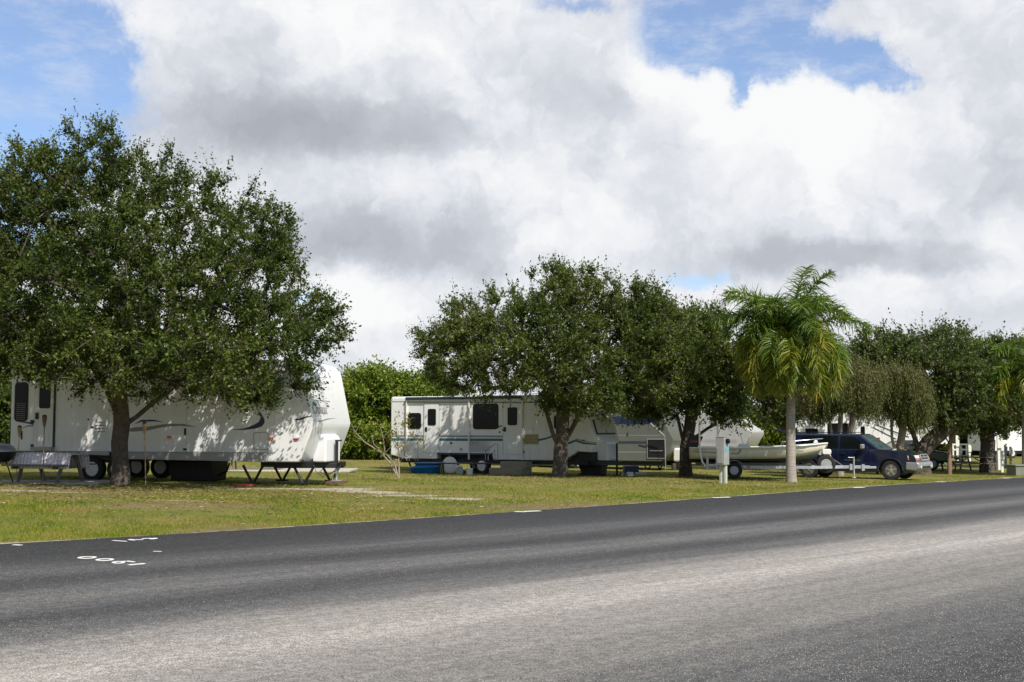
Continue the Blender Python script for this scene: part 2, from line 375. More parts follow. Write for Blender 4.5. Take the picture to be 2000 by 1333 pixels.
# ------------------------------------------------------------------ ground, road, markings
SANDS = [(-6.9, 30.4, 1.5, .40), (-5.0, 31.0, 1.6, .5), (-3.6, 30.4, 1.2, .55), (-2.5, 28.9, 1.1, .55), (-1.3, 27.7, .9, .5), (-11.4, 27.9, 1.5, .42), (-13, 27.3, 1.2, .4),
         (-9.6, 27.4, .9, .25), (-6.6, 25.3, 1.0, .22), (-9, 25.2, .7, .15), (-4.2, 31.6, .8, .6), (-.9, 47, 1.5, .35), (-3.0, 30.0, .8, .3)]
def sandy(x, y):
    s = np.zeros_like(x)
    for a, b, rx, ry in SANDS: s = np.maximum(s, np.exp(-(((x - a) / rx) ** 2 + ((y - b) / ry) ** 2)))
    e = -edge_t(x, y); s = np.maximum(s, .78 * np.exp(-((e - .03) / .18) ** 2))
    return s
def deadp(x, y): return np.clip((np.sin(x * .55 + 2 + 1.5 * np.sin(y * .4)) * np.sin(y * .8 + x * .25) - .30) * 2.2, 0, 1) * np.clip((34 - y) / 6, .35, 1)
xs = np.concatenate([np.array([-1500, -700, -350, -180, -100, -60, -40]), np.arange(-30, 40, .3), np.array([42, 46, 52, 60, 80, 110, 160, 250, 500, 900, 1500])])
ys = np.concatenate([np.array([-400, -200, -80, -30, -10, 0, 6]), np.arange(10, 62, .3), np.array([64, 67, 71, 76, 84, 95, 120, 160, 240, 400, 800, 1600, 2600])])
GX, GY = np.meshgrid(xs, ys); GZ = gz(GX, GY)
GZ = GZ + .02 * np.sin(GX * 1.1 + 2) * np.sin(GY * .9) * np.clip(-edge_t(GX, GY) / 3, 0, 1)
nx, ny = len(xs), len(ys); idx = np.arange(nx * ny).reshape(ny, nx)
Q = np.stack([idx[:-1, :-1], idx[:-1, 1:], idx[1:, 1:], idx[1:, :-1]], -1).reshape(-1, 4)
m = bpy.data.materials.new('mown_grass_ground'); m.use_nodes = True; t = NT(m.node_tree); p = t.n['Principled BSDF']
co = t.node('ShaderNodeTexCoord').outputs['Object']
big = t.noise(co, .22, 5, .6); mid = t.noise(co, 1.3, 6, .65); fin = t.noise(co, 14, 6, .7)
f = t.m('ADD', t.m('MULTIPLY', mid, .5), t.m('ADD', t.m('MULTIPLY', big, .3), t.m('MULTIPLY', fin, .25)))
c = t.ramp(f, [(.36, (.060, .080, .020)), (.46, (.125, .145, .032)), (.54, (.20, .19, .05)), (.66, (.26, .19, .10))])
at_ = t.node('ShaderNodeAttribute', attribute_name='sand').outputs['Fac']
sm = t.ss(t.m('ADD', at_, t.m('MULTIPLY', t.m('SUBTRACT', t.noise(t.v('MULTIPLY', co, (1, 1.6, 1)), 2.8, 8, .75), .5), 1.5)), .42, .62)
sc = t.ramp(t.noise(co, 30, 5, .7), [(.3, (.30, .25, .19)), (.7, (.58, .53, .45))])
dd = t.m('MULTIPLY', t.node('ShaderNodeAttribute', attribute_name='dead').outputs['Fac'], t.ss(t.noise(co, 3.5, 6, .7), .34, .56))
c = t.mix(t.m('MULTIPLY', dd, .85), c, t.ramp(t.noise(co, 9, 5, .7), [(.35, (.13, .095, .05)), (.65, (.30, .22, .13))]))
t.l.new(t.mix(sm, c, sc), p.inputs['Base Color']); p.inputs['Roughness'].default_value = .95; p.inputs['Specular IOR Level'].default_value = .15
b = t.node('ShaderNodeBump'); b.inputs['Strength'].default_value = .8; b.inputs['Distance'].default_value = .05
t.l.new(t.noise(co, 22, 7, .7), b.inputs['Height']); t.l.new(b.outputs[0], p.inputs['Normal'])
g = big_mesh('ground', np.stack([GX, GY, GZ], -1).reshape(-1, 3), Q, m, smooth=True)
atd = g.data.attributes.new('dead', 'FLOAT', 'POINT'); atd.data.foreach_set('value', deadp(GX, GY).ravel().astype(np.float32))
ats = g.data.attributes.new('sand', 'FLOAT', 'POINT'); ats.data.foreach_set('value', sandy(GX, GY).ravel().astype(np.float32))
tag(g, kind='structure')

# road sheet with (along, across) coordinates carried as a UV map
pl = []
for i in range(len(EDGE) - 1):
    n_ = max(1, int(math.dist(EDGE[i], EDGE[i + 1]) / 1.0))
    for k in range(n_): f_ = k / n_; pl.append((EDGE[i][0] * (1 - f_) + EDGE[i + 1][0] * f_, EDGE[i][1] * (1 - f_) + EDGE[i + 1][1] * f_))
pl = np.array(pl); k5 = np.ones(5) / 5
sm_ = np.stack([np.convolve(pl[:, 0], k5, 'valid'), np.convolve(pl[:, 1], k5, 'valid')], -1)
tg = np.gradient(sm_, axis=0); tg /= np.linalg.norm(tg, axis=1)[:, None]; nrm = np.stack([tg[:, 1], -tg[:, 0]], -1)
for _ in range(30): nrm[1:-1] = (nrm[:-2] + nrm[1:-1] + nrm[2:]) / 3
nrm /= np.linalg.norm(nrm, axis=1)[:, None]
S = np.concatenate([[0], np.cumsum(np.linalg.norm(np.diff(sm_, axis=0), axis=1))])
T = np.array([-.06, .1, .3, .6, 1, 2, 3.5, 5, 7, 9, 11, 13, 15, 17.5])
wob = (RNG.random(len(S)) - .5) * .16 + .07 * np.sin(S * .8) + .05 * np.sin(S * 2.1 + 1)
V = []; UV = []
for i in range(len(S)):
    for j, tt in enumerate(T):
        e = tt + (wob[i] if j == 0 else 0); q = sm_[i] + nrm[i] * e
        tt_ = tt - .75 * float(np.clip((-5 - sm_[i][0]) / 4.5, 0, 1)) * min(1, max(0, (tt - 2.5) / 4)); V.append((q[0], q[1], .004 + (-.02 if j == 0 else 0) + .012 * min(1, tt / 2 if tt > 0 else 0))); UV.append((S[i], tt_))
nT = len(T); ii = np.arange(len(V)).reshape(len(S), nT)
Q = np.stack([ii[:-1, :-1], ii[:-1, 1:], ii[1:, 1:], ii[1:, :-1]], -1).reshape(-1, 4)[:, ::-1]
m = bpy.data.materials.new('worn_asphalt'); m.use_nodes = True; t = NT(m.node_tree); p = t.n['Principled BSDF']
uv = t.node('ShaderNodeUVMap', uv_map='road').outputs[0]; su = t.node('ShaderNodeSeparateXYZ'); t.l.new(uv, su.inputs[0])
co = t.node('ShaderNodeTexCoord').outputs['Object']
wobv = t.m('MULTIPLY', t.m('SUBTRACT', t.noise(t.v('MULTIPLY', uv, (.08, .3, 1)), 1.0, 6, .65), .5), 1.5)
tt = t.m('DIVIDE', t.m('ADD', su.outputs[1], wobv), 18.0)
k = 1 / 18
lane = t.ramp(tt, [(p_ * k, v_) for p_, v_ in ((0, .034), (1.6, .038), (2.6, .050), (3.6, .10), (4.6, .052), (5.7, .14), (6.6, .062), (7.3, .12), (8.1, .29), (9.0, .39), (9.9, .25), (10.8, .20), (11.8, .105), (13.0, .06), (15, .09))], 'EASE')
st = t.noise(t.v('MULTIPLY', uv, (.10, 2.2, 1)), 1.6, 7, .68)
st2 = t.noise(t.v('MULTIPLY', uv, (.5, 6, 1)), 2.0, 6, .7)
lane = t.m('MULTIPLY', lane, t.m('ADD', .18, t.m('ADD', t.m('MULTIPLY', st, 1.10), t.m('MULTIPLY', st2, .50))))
vo = t.node('ShaderNodeTexVoronoi'); t.l.new(co, vo.inputs['Vector']); vo.inputs['Scale'].default_value = 85
sp = t.noise(co, 62, 3, .8); sp2 = t.noise(co, 13, 5, .75)
gr = t.m('ADD', .26, t.m('ADD', t.m('MULTIPLY', t.ss(sp, .40, .66), 1.0), t.m('MULTIPLY', t.ss(sp2, .36, .66), .50)))
stone = t.m('MULTIPLY', t.ss(t.noise(co, 40, 3, .7), .62, .70), .30)
lum_ = t.m('ADD', t.m('MULTIPLY', lane, gr), t.m('MULTIPLY', stone, .6))
tint = t.mix(t.ss(lum_, .05, .24), (.97, .99, 1.02), (1.06, 1.0, .92))
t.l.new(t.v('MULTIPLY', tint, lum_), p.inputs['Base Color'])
p.inputs['Roughness'].default_value = .82; p.inputs['Specular IOR Level'].default_value = .35
b = t.node('ShaderNodeBump'); b.inputs['Strength'].default_value = .7; b.inputs['Distance'].default_value = .008
t.l.new(sp, b.inputs['Height']); t.l.new(b.outputs[0], p.inputs['Normal'])
road = big_mesh('road', V, Q, m); UV = np.array(UV, np.float32)
uvl = road.data.uv_layers.new(name='road'); uvl.data.foreach_set('uv', UV[Q.ravel()].ravel())
tag(road, kind='structure')
# painted numbers
m = mat('worn_white_road_paint', (.74, .73, .70), .8, var=.1, vs=20)
M['paint'] = m
def paint(name, body, px, py, hpx, ang, size, thick=.35):
    q = at(px, py, (CAM_H - .02) * F / (py - 835.0)); me = text_mesh(body, size, .0006)
    o = link(name, me, M['paint']); o.location = (q.x, q.y, .021); o.rotation_euler = (0, 0, ang); o.data.name = name
    tag(o, kind='structure'); return o
def strokes(name, quads):
    b_ = MB()
    for q in quads: b_.prism(q, .0162, .0205, axis='z')
    return tag(b_.build(name, M['paint']), kind='structure')
def glyph_ring(cx, cy, ax, ay, ang, th, n=28):
    """closed stroke of an oval digit, as quads round the ring"""
    c_, s_ = math.cos(ang), math.sin(ang); out = []
    P_ = lambda r_, a: (cx + c_ * (ax - r_) * math.cos(a) - s_ * (ay - r_) * math.sin(a), cy + s_ * (ax - r_) * math.cos(a) + c_ * (ay - r_) * math.sin(a))
    for k in range(n):
        a0, a1 = 2 * math.pi * k / n, 2 * math.pi * (k + 1) / n
        out.append([P_(0, a0), P_(0, a1), P_(th, a1), P_(th, a0)])
    return out
def gp(px, py):
    Y = (CAM_H - .02) * F / (py - 835.0); q = at(px, py, Y); return (q.x, Y)
def stroke(a, b, th):
    A, B = Vector((*a, 0)), Vector((*b, 0)); d = (B - A).normalized(); n = Vector((-d.y, d.x, 0)) * th / 2
    return [tuple((A + n).xy), tuple((B + n).xy), tuple((B - n).xy), tuple((A - n).xy)]
def digit_oval(pa, pb, half, th):
    a, b_ = Vector(gp(*pa)), Vector(gp(*pb)); c_ = (a + b_) / 2; d = b_ - a
    return glyph_ring(c_.x, c_.y, d.length / 2, half, math.atan2(d.y, d.x), th)
strokes('road_number', digit_oval((151, 1086.5), (189, 1085.2), .13, .045))
strokes('road_number', digit_oval((186, 1090.5), (223, 1089.3), .13, .045))
strokes('road_number', digit_oval((218, 1095.5), (245, 1094.7), .12, .045) + [stroke(gp(240, 1093.6), gp(246, 1092.6), .045), stroke(gp(246, 1092.6), gp(261, 1094.3), .05)])
strokes('road_number', [stroke(gp(251, 1100), gp(282, 1097.4), .06)])
strokes('road_number', [stroke(gp(220.5, 1053.3), gp(246, 1055), .05)])
strokes('road_number', digit_oval((251, 1052.3), (264, 1051.6), .09, .045) + [stroke(gp(262, 1051.6), gp(279, 1051.9), .05)])
strokes('road_number', digit_oval((293, 1049.6), (307, 1049.7), .09, .05) + [stroke(gp(277, 1049.5), gp(295, 1049.0), .05)])
strokes('lane_mark', [stroke(gp(27, 1061.5), gp(41, 1062.3), .07)])
strokes('lane_mark', [stroke(gp(300, 1074), gp(315, 1074.4), .03)])
for (x0, y0, x1, y1) in ((1006, 998, 1028, 998.2), (1026, 997.6, 1054, 996.4)): strokes('road_number', [stroke(gp(x0, y0), gp(x1, y1), .13)])
for (x0, y0, x1, y1) in ((1391, 971, 1407, 970.8), (1404, 970.6, 1425, 970.2)): strokes('road_number', [stroke(gp(x0, y0), gp(x1, y1), .14)])
for (x0, y0, x1, y1) in ((1663, 951.5, 1687, 951.2), (1830, 940.8, 1843, 940.4), (1957, 933.3, 1972, 933.1)): strokes('road_number', [stroke(gp(x0, y0), gp(x1, y1), .2)])

# loose chips of light stone standing out of the asphalt
n = 330000; y = 1 / (1 / 6.6 + RNG.random(n) * (1 / 44 - 1 / 6.6)); x = (RNG.random(n) - .5) * .92 * y
tr_ = edge_t(x, y) + .4 * np.sin((x + y) * .35); lv = np.interp(tr_, [0, 2.6, 3.6, 4.6, 5.7, 6.6, 7.4, 8.4, 9.2, 10.4, 12, 13.5, 16], [.06, .08, .30, .08, .40, .10, .45, .85, .95, .7, .4, .22, .35])
k_ = (edge_t(x, y) > .05) & (RNG.random(n) < lv); x, y = x[k_], y[k_]; n = len(x)
a = RNG.random(n) * 6.28; r_ = .0024 + .0040 * RNG.random(n) ** 2; V = np.zeros((n, 4, 3)); z0 = .0155
for i in range(3): V[:, i] = np.stack([x + np.cos(a + 2.1 * i) * r_, y + np.sin(a + 2.1 * i) * r_, np.full(n, z0 - .001)], -1)
V[:, 3] = np.stack([x, y, z0 + r_ * (.7 + .5 * RNG.random(n))], -1); b0 = np.arange(n)[:, None] * 4
Q = np.concatenate([b0 + [0, 1, 3], b0 + [1, 2, 3], b0 + [2, 0, 3]]).astype(np.int32)
L_CHIP = leaf_mat('stone_chips', [(.09, .09, .085), (.18, .17, .16), (.29, .27, .245), (.42, .40, .36)], .8, .3, .0)
tag(big_mesh('gravel', V.reshape(-1, 3), Q, L_CHIP, nper=3), 'small pale stone chips showing in the worn asphalt', 'gravel', kind='stuff')

# grass blades
def scatter_grass(n, y0, y1, hgt, wid, name='grass'):
    y = 1 / (1 / y0 + RNG.random(n) * (1 / y1 - 1 / y0)); x = (RNG.random(n) * 1.0 - .5) * .94 * y
    e = -edge_t(x, y); s = sandy(x, y)
    dead = deadp(x, y)
    patch = np.sin(x * .9 + 1.3 * np.sin(y * .7)) * np.sin(y * 1.1 + np.sin(x * 1.7)) * .5 + .5
    keep = (e > -.03 + .10 * np.sin(x * 2.3) * np.sin(x * .9 + 2)) & (RNG.random(n) > np.clip(s * 1.5, 0, .97)) & (RNG.random(n) < .55 + .45 * patch) & (RNG.random(n) > dead * .88)
    x, y, patch = x[keep], y[keep], patch[keep]; n = len(x); z = gz(x, y) - .005
    a = RNG.random(n) * np.pi; h = hgt * (.45 + .8 * RNG.random(n)) * (.7 + .5 * patch); wd = wid * (.6 + .8 * RNG.random(n)) * (y / 22) ** .6
    la = RNG.random(n) * 2 * np.pi; ll = h * (.1 + .9 * RNG.random(n))
    V = np.zeros((n, 3, 3)); V[:, 0] = np.stack([x - np.cos(a) * wd, y - np.sin(a) * wd, z], -1); V[:, 1] = np.stack([x + np.cos(a) * wd, y + np.sin(a) * wd, z], -1)
    V[:, 2] = np.stack([x + np.cos(la) * ll, y + np.sin(la) * ll, z + h], -1)
    o = big_mesh(name, V.reshape(-1, 3), np.arange(3 * n).reshape(-1, 3), L_GRASS, nper=3)
    return tag(o, 'short mown yellow green grass covering the verge and campsite lawn', 'grass', kind='stuff')
scatter_grass(360000, 15.5, 62, .050, .0075)

# ------------------------------------------------------------------ trees
def crown_points(ells, n, shell=.45, keepout=None, zmin=None):
    """ells: (cx,cy,cz,rx,ry,rz); points spread over the union, denser to the outside"""
    vol = np.array([e[3] * e[4] * e[5] for e in ells]) ** .8; out = []
    while len(out) < n:
        e = ells[RNG.choice(len(ells), p=vol / vol.sum())]
        d = RNG.normal(size=3); d /= np.linalg.norm(d); r = RNG.random() ** shell
        q = np.array(e[:3]) + d * r * np.array(e[3:])
        if zmin is not None and q[2] < zmin: continue
        if keepout is not None and keepout(q[None])[0]: continue
        inside = any((((q - np.array(f[:3])) / np.array(f[3:])) ** 2).sum() < .45 for f in ells if f is not e)
        if inside and RNG.random() < .55: continue
        if out and RNG.random() < .8:
            dd = np.min(np.linalg.norm(np.array(out[-60:]) - q, axis=1))
            if dd < .22: continue
        out.append(q)
    return np.array(out)
def skeleton(root_nodes, tips, max_seg=.6):
    """grow limbs: each tip joins the nearest part of the tree so far; returns nodes, parents, radii"""
    N = [np.array(q, float) for q, _ in root_nodes]; Pn = [pp for _, pp in root_nodes]
    top = N[-1]; order = np.argsort(np.linalg.norm(tips - top, axis=1)); tipidx = []
    for o in order:
        q = tips[o]; A = np.array(N); d = np.linalg.norm(A - q, axis=1) + .25 * np.maximum(0, np.linalg.norm(A - top, axis=1) - np.linalg.norm(q - top) + .2) + np.where(A[:, 2] > q[2] + .8, .8, 0)
        if len(root_nodes) > 1: d[:max(1, root_nodes_low)] += 5
        j = int(np.argmin(d)); a = N[j]; L = np.linalg.norm(q - a); k = max(1, int(L / max_seg)); prev = j
        side = RNG.normal(size=3) * .07 * L
        for i in range(1, k + 1):
            f = i / k; pnt = a + (q - a) * f + side * math.sin(math.pi * f) + np.array([0, 0, .06 * L * math.sin(math.pi * f)])
            N.append(pnt); Pn.append(prev); prev = len(N) - 1
        tipidx.append(prev)
    N = np.array(N); Pn = np.array(Pn); acc = np.zeros(len(N)); ex = 2.35
    for i in tipidx: acc[i] += 1
    for i in range(len(N) - 1, 0, -1): acc[Pn[i]] += max(acc[i], .0)
    return N, Pn, acc ** (1 / ex)
root_nodes_low = 1
def limbs_mesh(name, N, Pn, rad, matr, parent, nmin=4):
    Vs = []; Fs = []; base = 0
    for i in range(1, len(N)):
        a, b = N[Pn[i]], N[i]; ra, rb = min(rad[Pn[i]], rad[i] * 1.35), rad[i]; d = b - a; L = np.linalg.norm(d)
        if L < 1e-4: continue
        d = d / L; up = np.array([0, 0, 1.]) if abs(d[2]) < .9 else np.array([1., 0, 0]); u = np.cross(d, up); u /= np.linalg.norm(u); v = np.cross(d, u)
        n = 10 if rb > .07 else (6 if rb > .025 else nmin)
        an = np.arange(n) * 2 * np.pi / n; cs, sn = np.cos(an)[:, None], np.sin(an)[:, None]
        wob_ = 1 + (.10 * np.sin(an * 3 + i)[:, None] if rb > .07 else 0)
        Vs.append(a + (u * cs + v * sn) * ra * wob_); Vs.append(b + d * rb * .25 + (u * cs + v * sn) * rb * wob_)
        k = np.arange(n); k2 = (k + 1) % n
        Fs.append(np.stack([base + k, base + k2, base + n + k2, base + n + k], -1)); base += 2 * n
    return big_mesh(name, np.concatenate(Vs), np.concatenate(Fs), matr, parent, smooth=True)
def leaves_mesh(name, tips, cen, matr, parent, twigs=13, per=13, tl=(.25, .6), ls=(.05, .10), lw=.5, droop=.0, keepout=None, upb=.25, sprigs=0, spread=.035):
    n = len(tips); T_ = np.repeat(tips, twigs, 0); out = T_ - cen; out /= np.linalg.norm(out, axis=1)[:, None] + 1e-6
    d = RNG.normal(size=T_.shape) * .75 + out * .85; d[:, 2] += upb; d /= np.linalg.norm(d, axis=1)[:, None]
    L = tl[0] + (tl[1] - tl[0]) * RNG.random(len(T_))
    if sprigs:
        sel = RNG.random(len(T_)) < sprigs; L[sel] *= 1.55; d[sel, 2] += .55; d /= np.linalg.norm(d, axis=1)[:, None]
    S_ = np.repeat(T_, per, 0); Dr = np.repeat(d, per, 0); Lr = np.repeat(L, per)
    f = np.tile((np.arange(per) + .5) / per, len(T_)) + RNG.normal(size=len(S_)) * .04
    C = S_ + Dr * (f * Lr)[:, None] + RNG.normal(size=S_.shape) * spread; C[:, 2] -= droop * f ** 2 * Lr
    P1_ = T_ + d * L[:, None]; sdv = np.cross(d, RNG.normal(size=d.shape)); sdv /= np.linalg.norm(sdv, axis=1)[:, None] + 1e-6; sdv *= .0045 + ls[1] * .02
    keepT = np.ones(len(T_), bool) if keepout is None else ~(keepout(T_) | keepout(P1_))
    TV = np.stack([T_ - sdv, T_ + sdv, P1_ - np.array([0, 0, 1.]) * (droop * L)[:, None]], 1)[keepT]
    if matr is not L_SPARSE: big_mesh('twigs', TV.reshape(-1, 3), np.arange(3 * len(TV)).reshape(-1, 3), M['bark'], parent, nper=3)
    if keepout is not None: kk = ~keepout(C); C, Dr = C[kk], Dr[kk]
    m_ = len(C); ax = Dr * .6 + RNG.normal(size=C.shape) * .6; ax[:, 2] -= droop * 1.2; ax /= np.linalg.norm(ax, axis=1)[:, None]
    nr = RNG.normal(size=C.shape) * .8; nr[:, 2] += .9; sd_ = np.cross(ax, nr); sd_ /= np.linalg.norm(sd_, axis=1)[:, None] + 1e-6
    l = (ls[0] * .8 + (ls[1] * 1.15 - ls[0] * .8) * RNG.random(m_) ** 1.5)[:, None]; w_ = l * lw * (.7 + .6 * RNG.random(m_))[:, None]
    V = np.stack([C - ax * l * .5, C + sd_ * w_ * .5 + ax * l * .08, C + ax * l * .5, C - sd_ * w_ * .5 + ax * l * .08], 1)
    return big_mesh(name, V.reshape(-1, 3), np.arange(4 * m_).reshape(-1, 4), matr, parent)
def E(px, py, rx, ry, Y, rdep):
    """ellipsoid of crown from its place and size in the picture plane at depth Y"""
    c = at(px, py, Y); k = Y / F; return (c.x, c.y, c.z, rx * k, rdep, ry * k)
def tree(label, kind, px, Y, ells, ntips, trunk_r, stems, leaf, name='oak_tree', group=None, bark='bark', cat='tree', keepout=None, **kw):
    base = gx(px, Y); t_ = empty(name, base, 0, label, cat, group)
    cen = np.mean([e[:3] for e in ells], 0)
    ells = [tuple(np.array(e[:3]) - np.array(base)) + tuple(e[3:]) for e in ells]; cen = cen - np.array(base)
    ko = (lambda q: keepout(q + np.array(base))) if keepout else None
    tips = crown_points(ells, ntips, keepout=ko)
    # trunk and main stems: stems = list of polylines in metres from the base
    global root_nodes_low
    rn = [((0, 0, -.15), 0)]; root_nodes_low = 1
    tr = stems[0]
    for q in tr: rn.append((q, len(rn) - 1))
    fork = len(rn) - 1; root_nodes_low = len(rn) - 1
    for st in stems[1:]:
        pr = fork
        for q in st: rn.append((q, pr)); pr = len(rn) - 1
    N, Pn, rad = skeleton(rn, tips)
    rad = rad / rad[1] * trunk_r; rad = np.maximum(rad, .007); rad[0] = trunk_r * 1.45
    nst = len(rn)
    for i in range(1, nst): rad[i] = max(rad[i], trunk_r * (.30 if i > fork else .80))
    limbs_mesh('trunk', N, Pn, rad, M[bark], t_)
    zc = np.array([cen[0], cen[1], cen[2] - .8])
    leaves_mesh('crown', tips, zc, leaf, t_, keepout=ko, **kw)
    return t_
# ------------------------------------------------------------------ the trees of the campsite
def box_keepout(fr, L, W, z1, pad=.12):
    o = np.array(fr.o); d = np.array(fr.d); n = np.array(fr.n)
    def f(q):
        r = q - o; u = r @ d; v = r @ n; return (u > -pad) & (u < L + pad) & (v > -pad) & (v < W + pad) & (r[:, 2] < z1 + pad) & (r[:, 2] > 0)
    return f
T1F = Frame(-5.55 - .961 * 9.06, 32.5 + .276 * 9.06, 16, z=.10); T1L = 9.06
T2F = Frame(-4.97, 50.5, 27, z=-.24); T2L = 8.85
k1 = box_keepout(T1F, T1L + .5, 2.45, 3.35); k2 = box_keepout(T2F, T2L + .3, 2.45, 3.1)
tree('big live oak with wide dark crown in front of the leftmost white trailer', 'oak', 237, 31.3,
     [E(215, 355, 165, 95, 31.3, 2.6), E(60, 385, 130, 95, 31.3, 2.6), E(420, 445, 130, 95, 31.3, 2.4), E(120, 530, 230, 170, 31.0, 4.0), E(380, 560, 210, 190, 31.0, 4.0),
      E(530, 505, 60, 100, 31.3, 1.8), E(565, 650, 105, 80, 31.3, 2.6), E(300, 700, 300, 75, 29.6, 3.2), E(-90, 560, 200, 190, 31.3, 3.5), E(60, 690, 200, 62, 29.6, 3.0), E(480, 740, 130, 58, 30.2, 2.4), E(180, 640, 200, 90, 30.5, 3.6), E(620, 625, 70, 55, 31.3, 1.2)],
     1550, .205, [[(.0, 0, .5), (-.04, 0, 1.1), (.0, .0, 1.5)], [(-.25, .1, 2.0), (-.55, .2, 2.6), (-1.0, .2, 3.2)], [(-.05, 0, 2.2), (.0, 0, 3.0), (.3, -.1, 4.0)], [(.35, .1, 1.75), (.75, .1, 2.1), (1.3, 0, 2.5)], [(.05, -.3, 2.1), (.2, -.9, 2.7)]],
     L_OAK, keepout=k1, twigs=15, per=15, ls=(.055, .11), sprigs=.08)
OG = 'live oaks along the campsite'
tree('spreading live oak with forked trunk in front of the teal striped trailer', 'oak', 1093, 44.5,
     [E(1110, 585, 115, 65, 44.5, 2.6), E(960, 635, 110, 65, 44.5, 2.8), E(1230, 612, 85, 55, 44.5, 2.4), E(900, 690, 85, 60, 44.5, 2.2), E(1080, 690, 190, 95, 44.2, 4.0), E(940, 740, 100, 38, 44.2, 2.6), E(1170, 770, 120, 50, 44, 2.8), E(1270, 690, 100, 100, 44.5, 3.0), E(1115, 545, 40, 36, 44.5, 1.0), E(850, 665, 36, 36, 44.5, .8)],
     900, .25, [[(.02, 0, .5), (.04, 0, .95)], [(-.22, 0, 1.5), (-.45, .1, 2.3), (-.7, .1, 3.0)], [(.25, 0, 1.35), (.6, .1, 2.0), (.9, .1, 2.8)], [(.12, .1, 1.6), (.15, .1, 2.6)]],
     L_OAK2, keepout=k2, twigs=15, per=14, ls=(.065, .13), tl=(.25, .7), sprigs=.10, group=OG)
tree('live oak with dark leaning trunk behind the stern of the boat', 'oak', 1338, 47.5,
     [E(1370, 645, 55, 45, 47.5, 2.0), E(1330, 710, 110, 85, 47.5, 3.2), E(1410, 730, 60, 80, 47.5, 2.4), E(1300, 780, 110, 40, 47, 2.5), E(1420, 800, 45, 30, 47, 1.6), E(1290, 640, 50, 55, 47.5, 1.8)],
     560, .22, [[(0, 0, .5), (.02, 0, 1.1)], [(-.15, 0, 1.7), (-.3, 0, 2.4)], [(.4, 0, 1.5), (.9, 0, 1.85), (1.5, 0, 2.15)], [(.2, 0, 2.0), (.3, 0, 2.8)]],
     L_OAK2, twigs=13, per=13, ls=(.08, .15), tl=(.3, .75), sprigs=.08, group=OG)
tree('live oak behind the palm trunk shading the trailer beyond the boat', 'oak', 1552, 57,
     [E(1475, 760, 55, 45, 57, 2.4), E(1535, 775, 50, 45, 57, 2.4), E(1450, 720, 45, 40, 57, 2.2), E(1520, 810, 50, 18, 56.5, 2.0)], 240, .24, [[(0, 0, 1), (-.1, 0, 1.9)], [(-.9, 0, 2.5)]],
     L_FAR, twigs=12, per=12, ls=(.09, .16), tl=(.3, .8), sprigs=.05, group=OG)
tree('broad live oak with thick trunk and low right limb behind the dark blue vehicle', 'oak', 1797, 55,
     [E(1800, 705, 110, 50, 56, 2.8), E(1850, 675, 60, 36, 56, 2.0), E(1760, 730, 110, 60, 56, 3.0), E(1870, 760, 90, 60, 56, 3), E(1840, 810, 60, 28, 55, 2), E(1720, 700, 60, 55, 56, 2)],
     430, .36, [[(-.02, 0, .5), (-.03, 0, .9)], [(-.2, 0, 1.6), (-.4, .2, 2.4)], [(.35, 0, 1.35), (.9, 0, 1.8), (1.6, 0, 2.4), (2.3, .1, 3.2)]],
     L_FAR, twigs=12, per=12, ls=(.10, .18), tl=(.35, .9), sprigs=.08, group=OG)
tree('live oak with straight dark trunk left of the squat grey green box by the road', 'oak', 1928, 60,
     [E(1930, 710, 70, 46, 60, 2.4), E(1900, 760, 80, 50, 60, 3), E(1960, 770, 60, 60, 60, 2.4), E(1920, 820, 80, 26, 59.5, 2.2), E(1995, 712, 60, 46, 60, 2.2)],
     380, .34, [[(0, 0, .8), (.05, 0, 1.5), (.05, 0, 2.0)], [(-.5, 0, 2.8)], [(.5, 0, 2.9)]],
     L_FAR, twigs=12, per=12, ls=(.11, .19), tl=(.35, .9), sprigs=.10, group=OG)
tree('tall hazy oak crown showing behind the palm and bottlebrush', 'oak', 1660, 72,
     [E(1660, 715, 75, 46, 72, 3), E(1620, 760, 90, 60, 72, 3), E(1700, 760, 80, 60, 72, 3)], 260, .30, [[(0, 0, 1), (0, 0, 2)]],
     L_FAR, twigs=11, per=12, ls=(.13, .22), tl=(.4, 1.0), sprigs=.1, group=OG)
tree('oak in the background at the right edge of the photograph', 'oak', 2040, 66,
     [E(2030, 730, 90, 62, 66, 3), E(1985, 790, 50, 45, 66, 2.5), E(2060, 800, 80, 60, 66, 3)], 230, .30, [[(0, 0, 1), (0, 0, 2)]],
     L_FAR, twigs=11, per=12, ls=(.12, .20), tl=(.4, 1.0), sprigs=.1, group=OG)
tree('slender young tree with thin red brown trunk beside the far picnic tables', 'tree', 1854, 56,
     [E(1856, 815, 42, 24, 56, 1.2), E(1880, 800, 36, 22, 56, 1.0)], 60, .085, [[(0, 0, .8), (.02, 0, 1.4)], [(-.3, 0, 1.9)], [(.35, 0, 2.0)]],
     L_FAR, name='young_tree', bark='redbark', twigs=9, per=10, ls=(.09, .15))
